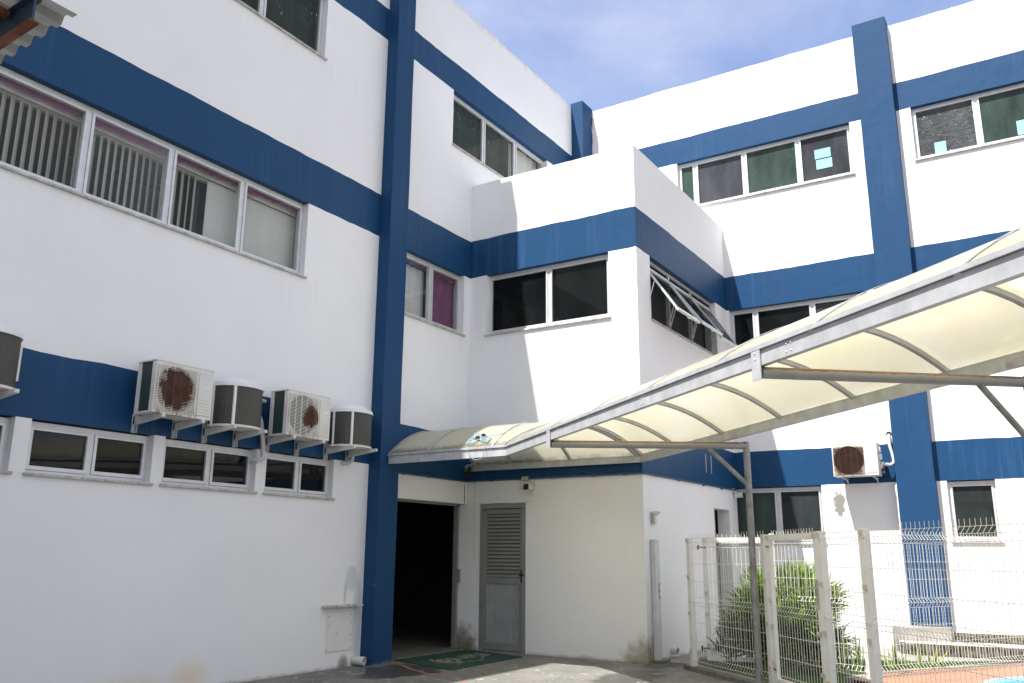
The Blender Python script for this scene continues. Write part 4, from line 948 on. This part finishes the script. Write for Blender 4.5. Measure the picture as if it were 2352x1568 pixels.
# ---------------------------------------------------------------- air conditioners (built at origin, facing -y, wall at y=0)
def make_ac(label, cat, rustk, W_=.72, H_=.53, D_=.30, back=.17, pipe=None, dark_br=False):
    t_ = thing('air_conditioner', label, cat, (0, 0, 0), 0, 'outdoor air conditioner units fixed to the walls')
    y1, y0 = -back, -back-D_; P = lambda nm, bm, m_, par=t_, sm=False: finish(nm, bm, m_, par, smooth=sm, world=False)
    # casing: front face frame with round opening, side, top, back
    bm = B_(); cx, cz, rr = -W_*.135, H_*.5, H_*.452; n = 40
    x0, x1 = -W_/2, W_/2; e = .012
    outer = []
    for i in range(n):
        a = 2*math.pi*i/n; c, s = math.cos(a), math.sin(a); hx = W_/2; hz = H_/2
        k = 1/max(abs(c)/ (hx), abs(s)/hz); ox, oz = c*k, s*k; outer.append((ox, oz+H_/2))
    # outer ring mapped to the rectangle, inner ring is the fan hole
    ov = [bm.verts.new((a, y0, b)) for a, b in outer]; iv = [bm.verts.new((cx+rr*math.cos(2*math.pi*i/n), y0, cz+rr*math.sin(2*math.pi*i/n))) for i in range(n)]
    for i in range(n): bm.faces.new((ov[i], ov[(i+1) % n], iv[(i+1) % n], iv[i]))
    iv2 = [bm.verts.new((v.co.x, y0+.05, v.co.z)) for v in iv]
    for i in range(n): bm.faces.new((iv[i], iv[(i+1) % n], iv2[(i+1) % n], iv2[i]))
    ovb = [bm.verts.new((v.co.x, y0+.06, v.co.z)) for v in ov]
    for i in range(n): bm.faces.new((ov[(i+1) % n], ov[i], ovb[i], ovb[(i+1) % n]))
    P('front_panel', bm, rustk[2])
    bm = B_(); box(bm, (x0+.005, y0+.062, 0.0), (x1-.002, y1, .02)); box(bm, (x1-.02, y0+.062, .02), (x1-.002, y1, H_-.001)); box(bm, (x0+.004, y1-.055, .02), (x0+.035, y1, H_)); box(bm, (x0-.004, y0-.004, H_-.0005), (x1+.004, y1+.002, H_+.016), .004)
    P('casing', bm, M['acwhite'])
    bm = B_(); box(bm, (x0+.012, y0+.07, .022), (x0+.03, y1-.06, H_-.002)); box(bm, (x0+.03, y1-.03, .022), (x1-.03, y1-.012, H_-.002)); P('coil', bm, M['coil'])
    bm = B_(); bmesh.ops.create_circle(bm, cap_ends=True, segments=32, radius=rr*1.02, matrix=Matrix.Translation((cx, y0+.075, cz)) @ Matrix.Rotation(math.pi/2, 4, 'X')); P('fan_recess', bm, M['dark'])
    bm = B_()
    for k in range(3):
        a0 = k*2.094+.4
        for j in range(5):
            a, b = a0+j*.22, a0+(j+1)*.22
            q = [(rr*.2*math.cos(a), 0+j*.006, rr*.2*math.sin(a)), (rr*.9*math.cos(a), j*.006, rr*.9*math.sin(a)), (rr*.9*math.cos(b), (j+1)*.006, rr*.9*math.sin(b)), (rr*.2*math.cos(b), (j+1)*.006, rr*.2*math.sin(b))]
            bm.faces.new([bm.verts.new((cx+x, y0+.04+y, cz+z)) for x, y, z in q])
    P('fan', bm, rustk[1])
    bm = B_(); g = H_*.44; pitch_ = .0165; zc = -g
    while zc < g: tube(bm, [(cx-g*1.06, y0-.010, cz+zc), (cx+g*1.06, y0-.010, cz+zc)], .0042, 4); zc += pitch_
    for k in range(6): xx = cx-g+2*g*k/5; tube(bm, [(xx, y0-.013, cz-g), (xx, y0-.013, cz+g)], .0045, 4)
    P('grille', bm, rustk[0])
    bm = B_(); px0 = cx+g*1.06+.022; box(bm, (px0, y0-.007, .035), (x1-.022, y0+.001, H_-.035), .006)
    for k in range(5): box(bm, (px0+.02, y0-.0105, .07+.033*k), (x1-.04, y0-.006, .08+.033*k), .001)
    P('service_panel', bm, M['acwhite'])
    bm = B_(); box(bm, (px0+.055, y0-.0085, H_*.62), (x1-.045, y0-.0065, H_*.62+.018)); P('badge', bm, M['acwhite2'])
    for bx in (x0+.13, x1-.10):
        bm = B_()
        if dark_br:
            tube(bm, [(bx, 0, -.02), (bx, -back-D_*.9, -.02)], .012, 4); tube(bm, spline([(bx, -back-D_*.5, -.02), (bx, -.08, -.05), (bx, -.02, -.12)]), .012, 4)
            P('bracket', bm, M['bracket'])
            continue
        box(bm, (bx-.02, 0, -.17), (bx-.016, -.045, .03)); box(bm, (bx+.016, 0, -.17), (bx+.02, -.045, .03)); box(bm, (bx-.016, -.004, -.17), (bx+.016, 0, .03))
        v = [bm.verts.new(q) for sx in (-.02, .02) for q in ((bx+sx, -.02, -.045), (bx+sx, -.02, -.088), (bx+sx, -back-D_-.02, -.035), (bx+sx, -back-D_-.02, -.002), (bx+sx, -.02, -.002))]
        bm.faces.new((v[0], v[1], v[2], v[3], v[4])); bm.faces.new((v[9], v[8], v[7], v[6], v[5]))
        bm.faces.new((v[1], v[6], v[7], v[2])); bm.faces.new((v[2], v[7], v[8], v[3])); bm.faces.new((v[3], v[8], v[9], v[4]))
        P('bracket', bm, M['bracket'])
    return t_
def acfront(name, amt):
    m, t, b = mat(name); tcn = N(t, 'ShaderNodeTexCoord'); s_ = N(t, 'ShaderNodeSeparateXYZ'); t.links.new(tcn.outputs['Object'], s_.inputs[0]); X, Z = s_.outputs[0], s_.outputs[2]
    n = noise_tex(t, 12, 6, .7, vec=tcn.outputs['Object']); st = noise_tex(t, 1, 5, .6, vec=tcn.outputs['Object'], sc=(38, 38, 3))
    low = mth(t, 'MULTIPLY', maprange(t, Z, .02, .14, 1, 0), maprange(t, mth(t, 'ABSOLUTE', mth(t, 'ADD', X, .08)), .20, .30, 1, 0))
    f = mth(t, 'MULTIPLY', low, maprange(t, mth(t, 'ADD', mth(t, 'MULTIPLY', st, .6), mth(t, 'MULTIPLY', n, .5)), .52, .64), clamp=True)
    ring = mth(t, 'SQRT', mth(t, 'ADD', mth(t, 'POWER', mth(t, 'ADD', X, .097), 2), mth(t, 'POWER', mth(t, 'SUBTRACT', Z, .265), 2)))
    g_ = mth(t, 'MULTIPLY', maprange(t, ring, .235, .33, 1, 0), .45)
    c = mixc(t, mth(t, 'MULTIPLY', g_, mth(t, 'MULTIPLY', n, 1.3)), (.66, .66, .61), (.42, .30, .16))
    c = mixc(t, mth(t, 'MULTIPLY', f, amt), c, (.30, .12, .04)); t.links.new(c, b.inputs['Base Color']); b.inputs['Roughness'].default_value = .4; return m
rust_heavy = (rusty('heavily_rusted_grille', (.66, .64, .57), .0, .16, (-.097, .265), .33), M['black'], acfront('rust_run_enamel', 1.0))
rust_light = (rusty('partly_rusted_grille', (.68, .67, .62), -.05, .12, (.02, .25), .20), M['black'], acfront('light_rust_enamel', .85))
rust_full = (rusty('fully_rusted_grille', (.55, .42, .33), -.2, .0, (-.097, .265), .36, .45), M['black'], acfront('stained_enamel', .5))
def place(o, loc, rz=0): o.location = loc; o.rotation_euler = (0, 0, rz)
a1 = make_ac('square air conditioner with a heavily rusted brown grille, left of two round units', 'air conditioner', rust_heavy); place(a1, (6.135, 0, 2.80))
a3 = make_ac('square air conditioner with a mostly white lightly rusted grille between the two round units', 'air conditioner', rust_light); place(a3, (7.945, 0, 2.785))
a6 = make_ac('air conditioner with a fully rusted dark grille on the sunlit right wall', 'air conditioner', rust_full, back=.19, D_=.31, W_=.71, H_=.52, dark_br=True); place(a6, (XR, -5.265, 2.735), -math.pi/2)
def make_round(label, W_=.62, H_=.46, D_=.33, back=.14, cap_oval=False):
    t_ = thing('air_conditioner', label, 'air conditioner', (0, 0, 0), 0, 'outdoor air conditioner units fixed to the walls'); P = lambda nm, bm, m_, sm=False: finish(nm, bm, m_, t_, smooth=sm, world=False)
    def prof(k, n=28, g=0):   # D-shaped plan: flat back, bulging front
        a = math.pi*k/n; return ((W_/2+g)*math.cos(math.pi-a), -back-(D_+g)*math.sin(a)**.75)
    def shell(z0, z1, g, m_, nm, capt=False, g2=None):
        bm = B_(); n = 28; lo_ = [bm.verts.new((*prof(k, n, g), z0)) for k in range(n+1)]; hi = [bm.verts.new((*prof(k, n, g if g2 is None else g2), z1)) for k in range(n+1)]
        for k in range(n): bm.faces.new((lo_[k], lo_[k+1], hi[k+1], hi[k]))
        bm.faces.new((lo_[-1], lo_[0], hi[0], hi[-1]))
        bm.faces.new(hi)
        bm.faces.new(lo_[::-1]); P(nm, bm, m_, True)
    shell(.025, H_, 0, M['mesh'], 'coil_guard'); shell(0, .025, .012, M['rustsheet'], 'base_pan'); shell(H_, H_+.045, .014, M['acwhite2'], 'top_rim', g2=.008); shell(H_+.045, H_+.10, -.03, M['acwhite2'], 'fan_cap', g2=-.07)
    for k in (1, 8, 27):
        x, y = prof(k, 28, .006); bm = B_(); box(bm, (x-.017, y-.007, .0), (x+.017, y+.012, H_+.02), .003); P('cover_strip', bm, M['acwhite2'])
    bm = B_(); box(bm, (W_/2-.005, -back-.10, .12), (W_/2+.03, -back, H_-.03), .004); P('valve_cover', bm, M['acwhite2'])
    if cap_oval:
        bm = B_(); bmesh.ops.create_circle(bm, cap_ends=True, segments=24, radius=.11, matrix=Matrix.Translation((W_*.33, -back-D_*.72, H_+.02)) @ Matrix.Rotation(R(38), 4, 'Z') @ Matrix.Rotation(math.pi/2, 4, 'X') @ Matrix.Diagonal((1, .5, 1, 1)))
        bmesh.ops.solidify(bm, geom=bm.faces, thickness=.008); P('oval_badge_plate', bm, M['acwhite2'])
    for bx in (-W_/2+.06, W_/2-.12):
        bm = B_(); 
        box(bm, (bx-.02, 0, -.17), (bx-.016, -.045, .10)); box(bm, (bx+.016, 0, -.17), (bx+.02, -.045, .10)); box(bm, (bx-.016, -.004, -.17), (bx+.016, 0, .10))
        v = [bm.verts.new(q) for sx in (-.02, .02) for q in ((bx+sx, -.02, -.045), (bx+sx, -.02, -.088), (bx+sx, -back-D_-.06, -.035), (bx+sx, -back-D_-.06, -.002), (bx+sx, -.02, -.002))]
        bm.faces.new((v[0], v[1], v[2], v[3], v[4])); bm.faces.new((v[9], v[8], v[7], v[6], v[5])); bm.faces.new((v[1], v[6], v[7], v[2])); bm.faces.new((v[2], v[7], v[8], v[3])); bm.faces.new((v[3], v[8], v[9], v[4]))
        P('bracket', bm, M['bracket'])
    return t_
a2 = make_round('round drum-shaped air conditioner with a white top cap between the two square units'); place(a2, (7.04, 0, 2.79))
a4 = make_round('round drum-shaped air conditioner with an oval white plate, next to the blue entrance pilaster', W_=.60, H_=.45, cap_oval=True); place(a4, (8.96, 0, 2.775))
a0 = make_round('round drum-shaped air conditioner cut off by the left edge of the picture', W_=.64, H_=.48); place(a0, (4.19, 0, 2.80))
def pipe(pts, rad, par, nm='insulated_pipe', m_='pipe'):
    bm = B_(); P_ = spline(pts, 8); tube(bm, P_, [rad*(1+.10*noise.noise(p*14)) for p in P_], 10); finish(nm, bm, M[m_], par, smooth=True)
pipe([(7.33, -.10, 3.12), (7.42, -.09, 3.10), (7.53, -.08, 2.98), (7.60, -.07, 2.75), (7.62, -.07, 2.60), (7.61, -.09, 2.53), (7.56, -.06, 2.50), (7.52, .01, 2.50)], .028, a2)
pipe([(7.3, -.08, 3.22), (7.45, -.07, 3.225), (7.6, -.07, 3.21)], .022, a2)
pipe([(8.28, -.08, 3.20), (8.45, -.07, 3.19), (8.7, -.07, 3.17)], .024, a3)
pipe([(8.28, -.08, 3.05), (8.45, -.07, 3.04), (8.7, -.07, 3.03)], .022, a3)
pipe([(9.16, -.10, 2.78), (9.17, -.09, 2.70), (9.15, -.08, 2.63), (9.09, -.05, 2.60), (9.05, .01, 2.595)], .024, a4)
pipe([(6.50, -.09, 3.20), (6.62, -.08, 3.19), (6.75, -.08, 3.18)], .02, a1)
pipe([(XR+.02, -5.75, 3.44), (XR-.05, -5.755, 3.38), (XR-.07, -5.76, 3.25), (XR-.07, -5.79, 3.08), (XR-.08, -5.80, 2.98), (XR-.12, -5.76, 2.93), (XR-.18, -5.69, 2.93), (XR-.25, -5.64, 2.94), (XR-.28, -5.625, 2.86)], .026, a6, m_='whitecable')
bm = B_(); fbox(bm, FR, 5.62, 5.66, .28, .36, 3.0, 3.09, .004); fbox(bm, FR, 5.62, 5.65, .26, .38, 3.12, 3.2, .004); finish('valve_cover', bm, M['acwhite2'], a6)
bm = B_()
for z, y in ((2.88, -5.65), (2.80, -5.65)): tube(bm, [(XR-.28, -5.62, z), (XR-.28, y-.03, z-.01)], .012, 6); tube(bm, [(XR-.28, y-.02, z-.03), (XR-.28, y-.02, z+.03)], .009, 6)
finish('valve', bm, M['post'], a6)
bm = B_()
for k in range(14):
    a = k/14*6.28; 
bmesh.ops.create_circle(bm, cap_ends=True, segments=18, radius=.045, matrix=Matrix.Translation((XR-.0025, -5.752, 3.45)) @ Matrix.Rotation(math.pi/2, 4, 'Y')); finish('wall_hole', bm, M['dark'], a6)

# ---------------------------------------------------------------- fences
def panel(bm, p, q, z0, lv, spikes=.035, step=.06, out=.045, rw=.0031, flat_n=None):
    """welded wire panel between two plan points. lv = list of horizontal-wire heights with kink flags"""
    p, q = Vector(p), Vector(q); ln = (q-p).length; tg = (q-p).normalized(); nn_ = Vector((tg.y, -tg.x)); n = int(ln/step)
    prof = []
    for z, o_ in lv: prof.append((o_*out, z))
    for i in range(n+1):
        c = p+tg*(ln*(i+.5)/(n+1))
        pts = [Vector((c.x+nn_.x*o_, c.y+nn_.y*o_, z)) for o_, z in prof]
        tube(bm, pts, rw, 4, cap=False)
    for z, o_ in lv[1:-1] if spikes else lv:
        tube(bm, [Vector((p.x+nn_.x*(o_*out-.003), p.y+nn_.y*(o_*out-.003), z)), Vector((q.x+nn_.x*(o_*out-.003), q.y+nn_.y*(o_*out-.003), z))], rw*1.15, 4)
LVF = [(1.69, 0), (1.637, 0), (1.585, 1), (1.53, 0), (1.33, 0), (1.125, 0), (.93, 0), (.884, 1), (.835, 0), (.64, 0), (.43, 0), (.25, 0), (.20, 1), (.15, 0), (.13, 0)]
LVR = [(1.745, 0), (1.70, 0), (1.647, 1), (1.593, 0), (1.373, 0), (1.16, 0), (.935, 0), (.884, 1), (.826, 0), (.618, 0), (.41, 0), (.18, 0), (.125, 1), (.07, 0), (.05, 0)]
SCF = 1.065
def scp(q): return Vector((CAM.x+(q[0]-CAM.x)*SCF, CAM.y+(q[1]-CAM.y)*SCF))
P1, P2, P3, P4 = (scp(q) for q in ((11.0, -4.1), (9.877, -5.378), (8.998, -6.163), (8.388, -6.664)))
P5 = scp(fl0(5.7)); P6 = scp(fl0(8.2))
LVF = [(CAM.z+(z-CAM.z)*SCF, o_) for z, o_ in LVF]
fdir = Vector((-.717, -.697)); fn = Vector((fdir.y, -fdir.x))
def rect_post(par, c, z0, z1, a=.03, b=.05, nm='post', clips=True, base=True, ax=fdir):
    ax = Vector(ax).normalized(); nr = Vector((-ax.y, ax.x)); bm = B_()
    poly = [c+ax*sx*b+nr*sy*a for sx, sy in ((-1, -1), (1, -1), (1, 1), (-1, 1))]
    prism(bm, [(v.x, v.y) for v in poly], z0, z1); bmesh.ops.bevel(bm, geom=[e for e in bm.edges], offset=.004, segments=1, affect='EDGES')
    po = finish(nm, bm, M['fence'], par)
    if clips:
        for z in (z1-.03, 1.16, .70, .24):
            bm = B_(); k = c-nr*(a+.006)-ax*b*.55*0; poly = [k+ax*sx*.022+nr*sy*.012 for sx, sy in ((-1, -1), (1, -1), (1, 1), (-1, 1))]
            prism(bm, [(v.x, v.y) for v in poly], z-.02, z+.02); finish('clip', bm, M['clip'], po)
    if base:
        bm = B_(); poly = [c+ax*sx*.10+nr*sy*.08 for sx, sy in ((-1, -1), (1, -1), (1, 1), (-1, 1))]; prism(bm, [(v.x, v.y) for v in poly], z0-.004, z0+.008); finish('base_plate', bm, M['basepl'], po)
    return po
ff = thing('welded_wire_fence', 'nearest white welded wire fence on the grey kerb with folded wires and beige clips', 'fence', (P1.x, P1.y, .05))
for c, zt_ in ((P1, 1.655), (P2, 1.665), (P3, 1.67), (P4, 1.67), (P5, 1.67)): rect_post(ff, c, .05, zt_)
for a, b in ((P1, P2), (P3, P4), (P4, P5), (P5, P6)):
    bm = B_(); panel(bm, a+fn*-.035*0, b, 0, LVF); finish('wire_panel', bm, M['fencewire'], ff)
def gate(label, A_, B2_, zb, zt_, hinge_first=True, lv=LVF):
    t_ = thing('wire_gate', label, 'gate', (A_.x, A_.y, 0)); ax = (B2_-A_).normalized()
    rect_post(t_, A_+ax*.03, zb, zt_, .022, .030, 'stile', False, False, ax); rect_post(t_, B2_-ax*.03, zb, zt_, .022, .030, 'stile', False, False, ax)
    nr = Vector((-ax.y, ax.x))
    for z0, z1 in ((zt_-.065, zt_), (zb, zb+.06)):
        bm = B_(); poly = [A_+ax*.062+nr*.02, B2_-ax*.062+nr*.02, B2_-ax*.062-nr*.02, A_+ax*.062-nr*.02]; prism(bm, [(v.x, v.y) for v in poly], z0, z1); finish('rail', bm, M['fence'], t_)
    bm = B_(); panel(bm, A_+ax*.062-nr*.03*0, B2_-ax*.062, 0, [(z, o) for z, o in lv if z > zb-.02], out=.04); finish('wire_panel', bm, M['fencewire'], t_)
    for z in (zt_-.13, zb+.15):
        bm = B_(); h_ = A_ if hinge_first else B2_; s_ = -1 if hinge_first else 1
        tube(bm, [Vector((h_.x, h_.y, z))+Vector((ax.x, ax.y, 0))*s_*.075, Vector((h_.x, h_.y, z))-Vector((ax.x, ax.y, 0))*s_*.05-Vector((nr.x, nr.y, 0))*.03], .010, 6); tube(bm, [Vector((h_.x, h_.y, z-.03))+Vector((ax.x, ax.y, 0))*s_*.055, Vector((h_.x, h_.y, z+.03))+Vector((ax.x, ax.y, 0))*s_*.055], .014, 6); finish('hinge', bm, M['rust'], t_)
    for h_ in ((A_+ax*.03), (B2_-ax*.03)):
        for z in (zt_-.03, .95, .68, .30):
            bm = B_(); k = h_-nr*.03; prism(bm, [(k.x+ax.x*sx*.022+nr.x*sy*.012, k.y+ax.y*sx*.022+nr.y*sy*.012) for sx, sy in ((-1, -1), (1, -1), (1, 1), (-1, 1))], z-.02, z+.02)
            finish('clip', bm, M['clip'], t_)
    return t_, ax, nr
G2, ax, nr = gate('closed white wire gate with a grey lever handle in front of the bushy plant', P2+fdir*.08, P3-fdir*.065, .08, 1.66)
bm = B_(); k = P3-fdir*.09-nr*.028; k3 = Vector((k.x, k.y, 0)); a3 = Vector((ax.x, ax.y, 0)); n3 = Vector((nr.x, nr.y, 0))
prism(bm, [(k.x+ax.x*sx*.014+nr.x*sy*.006, k.y+ax.y*sx*.014+nr.y*sy*.006) for sx, sy in ((-1, -1), (1, -1), (1, 1), (-1, 1))], .98, 1.20)
tube(bm, [k3+Vector((0, 0, 1.12)), k3-n3*.05+Vector((0, 0, 1.12)), k3-n3*.055-a3*.11+Vector((0, 0, 1.115))], .008, 6); finish('handle', bm, M['alu_dirty'], G2)
S1, E1 = Vector((11.95, -3.92)), Vector((12.15, -4.72))
gate('open white wire gate leaf hinged beside the first fence post, nearest the bay wall', S1, E1, .10, 1.67)
rf = thing('welded_wire_fence', 'rear white welded wire fence in the sunlight between the planted bed and the right wall', 'fence', (11.7, -5.97, 0))
RP = Vector((11.7, -5.97)); RE = Vector((14.2, -7.4)); E2 = RE+(RE-RP).normalized()*2.2
for c in (E1+Vector((.04, -.07)), RP, RE+Vector((.6, -.34))): rect_post(rf, c, .0 if c is not RP else .04, 1.72, .02, .03, clips=False, ax=(RE-RP))
for a, b in ((E1+Vector((.04, -.07)), RP), (RP, RE+Vector((.6, -.34))), (RE+Vector((.6, -.34)), E2)):
    bm = B_(); panel(bm, a, b, 0, LVR, step=.06, rw=.0029); finish('wire_panel', bm, M['fencewire'], rf)

# ---------------------------------------------------------------- plants
def strap(bm, base, dir_, ln, w_, droop, mi=0, seg=6):
    dir_ = dir_.normalized(); p = Vector(base); sd = dir_.cross(Vector((0, 0, 1)))
    sd = sd.normalized() if sd.length > .05 else Vector((1, 0, 0)); prev = None; dd = dir_.copy(); tw = random.uniform(-.5, .5)
    for k in range(seg+1):
        f = k/seg; ww = w_*(math.sin(math.pi*min(1, f*.86+.14))**.7)*(1-.05*f) if k < seg else .0006
        s2 = (sd*math.cos(tw*f)+dd.cross(sd)*math.sin(tw*f)); nn_ = dd.cross(s2)
        cur = [bm.verts.new(p-s2*ww+nn_*ww*.35), bm.verts.new(p), bm.verts.new(p+s2*ww+nn_*ww*.35)]
        if prev:
            for j in range(2): fa = bm.faces.new((prev[j], prev[j+1], cur[j+1], cur[j])); fa.material_index = mi
        prev = cur; p = p+dd*(ln/seg); dd = (dd+Vector((0, 0, -droop/seg))).normalized()
sh = thing('leafy_shrub', 'large bushy clump of long bright green strap leaves behind the wire gates', 'shrub', (12.6, -4.95, 0))
bm = B_(); bs = B_(); cx_, cy_, cz_ = 12.55, -4.80, .50
for i in range(150):
    a = random.uniform(0, 6.28); sz = random.uniform(-.62, 1); q = Vector((math.cos(a)*math.sqrt(1-sz*sz), math.sin(a)*math.sqrt(1-sz*sz), sz))
    rr = random.uniform(.28, .66); p0 = Vector((cx_, cy_, cz_))+Vector((q.x*rr*1.02, q.y*rr*1.02, q.z*rr*.98))
    if p0.z < .07: p0.z = .07+random.uniform(0, .1)
    if i % 4 == 0:
        bx, by = cx_+(p0.x-cx_)*.45, cy_+(p0.y-cy_)*.45; tube(bs, spline([(bx, by, 0), ((bx+p0.x)/2, (by+p0.y)/2, p0.z*.5), tuple(p0)], 3), [.016, .015, .014, .013, .012, .011, .010], 5)
    for k in range(30):
        aa = random.uniform(0, 6.28); el = random.uniform(-.15, 1.4)
        dr_ = Vector((math.cos(aa)*math.cos(el), math.sin(aa)*math.cos(el), math.sin(el)))*.8+q*random.uniform(.5, 1.1)+Vector((0, 0, .15))
        strap(bm, p0+Vector((random.uniform(-.04, .04), random.uniform(-.04, .04), random.uniform(-.08, .08))), dr_, random.uniform(.28, .42), random.uniform(.018, .028), random.uniform(.3, 1.4), 0 if q.z > -.1 or random.random() < .3 else 1, 5)
finish('foliage', bm, [M['leaf'], M['leafd']], sh); finish('cane', bs, M['stem'], sh, smooth=True)
def clump(x, y, n, ln, w_, label, name='strap_plant', up=.9, cat='plant', z=.0, m_='leaf', grp=None):
    t_ = thing(name, label, cat, (x, y, z), 0, grp); bm = B_()
    for i in range(n):
        a = random.uniform(0, 6.28); el = random.uniform(up-.35, 1.45); dr_ = Vector((math.cos(a)*math.cos(el), math.sin(a)*math.cos(el), math.sin(el)))
        strap(bm, (x+.02*math.cos(a), y+.02*math.sin(a), z), dr_, ln*random.uniform(.6, 1.1), w_*random.uniform(.7, 1.1), random.uniform(.2, 1.0), 0, 7)
    finish('leaves', bm, M[m_], t_); return t_
clump(12.25, -5.48, 12, .62, .015, 'tall strap-leaf plant on the grass just left of the nearest thick fence post')
clump(12.35, -5.72, 9, .58, .020, 'broad upright strap-leaf plant half hidden behind the white rear fence post')
clump(12.75, -6.10, 10, .42, .013, 'small strap-leaf plant on the grass edge right of the rear fence post')
clump(13.35, -6.42, 8, .55, .016, 'strap-leaf plant nearest the concrete step at the far end of the grass')
clump(13.0, -6.32, 3, .40, .016, 'sparse three-leaved plant leaning over the grass between two strap plants', up=.5)
lp = thing('broadleaf_seedling', 'low dark-leaved young plant behind the left end of the front fence', 'plant', (11.55, -4.35, 0)); bm = B_(); bs = B_()
for st in range(4):
    x, y = 11.50+random.uniform(-.12, .15), -4.38+random.uniform(-.12, .12); h_ = random.uniform(.22, .42); tube(bs, [(11.55, -4.40, 0), (x, y, h_)], .007, 5)
    for k in range(9):
        a = random.uniform(0, 6.28); el = random.uniform(0, 1.1); strap(bm, (x, y, h_-random.uniform(0, .1)), Vector((math.cos(a)*math.cos(el), math.sin(a)*math.cos(el), math.sin(el))), random.uniform(.12, .22), .024, .5, 0, 4)
finish('leaves', bm, M['leafd'], lp); finish('stem', bs, M['stem'], lp)

# ---------------------------------------------------------------- corrugated eave at the top left
ro = thing('corrugated_roof', 'corner of a pale corrugated metal roof on a rusty blue beam, high at the left', 'roof', (1.2, -3.0, 0))
bm = B_(); yy = -4.33; prof = []; pitch_ = .135; am = .040
while yy < .02:
    for o_, z in ((0, 0), (.30, 0), (.42, am), (.88, am)): prof.append((yy+o_*pitch_, z))
    yy += pitch_
zr = lambda y: 3.985-.075*(y+4.33)
prev = None; th = .004
for x in (-3.0, 2.42):
    cur = [bm.verts.new((x, y, zr(y)+z)) for y, z in prof]
    if prev:
        for i in range(len(cur)-1): bm.faces.new((prev[i], prev[i+1], cur[i+1], cur[i]))
    prev = cur
bmesh.ops.solidify(bm, geom=bm.faces, thickness=.003)
finish('roof_sheet', bm, M['white_sheet'], ro)
bm = B_()
def slope_box(x0, x1, y0, y1, d0, d1):
    v = [bm.verts.new((x, y, zr(y)-dz)) for y in (y0, y1) for x, dz in ((x0, d0), (x1, d0), (x1, d1), (x0, d1))]
    for f in ((0, 1, 2, 3), (7, 6, 5, 4), (0, 4, 5, 1), (1, 5, 6, 2), (2, 6, 7, 3), (3, 7, 4, 0)): bm.faces.new([v[i] for i in f])
slope_box(2.225, 2.237, -4.30, -.02, .012, .135); slope_box(2.20, 2.26, -4.30, -.02, .004, .011)
finish('beam', bm, M['bluebeam'], ro)
bm = B_(); slope_box(2.205, 2.255, -4.32, -.02, .136, .144); finish('beam_flange', bm, M['rust'], ro)
bm = B_(); slope_box(-2.9, 2.21, -4.12, -4.08, .01, .04); slope_box(-2.9, 2.14, -2.4, -2.36, .01, .04); finish('purlin', bm, M['rust'], ro)
for x in (-2.5, 1.0):
    bm = B_(); tube(bm, [(x, -4.0, 0), (x, -4.0, 3.93)], .05, 10); finish('post', bm, M['bluebeam'], ro)
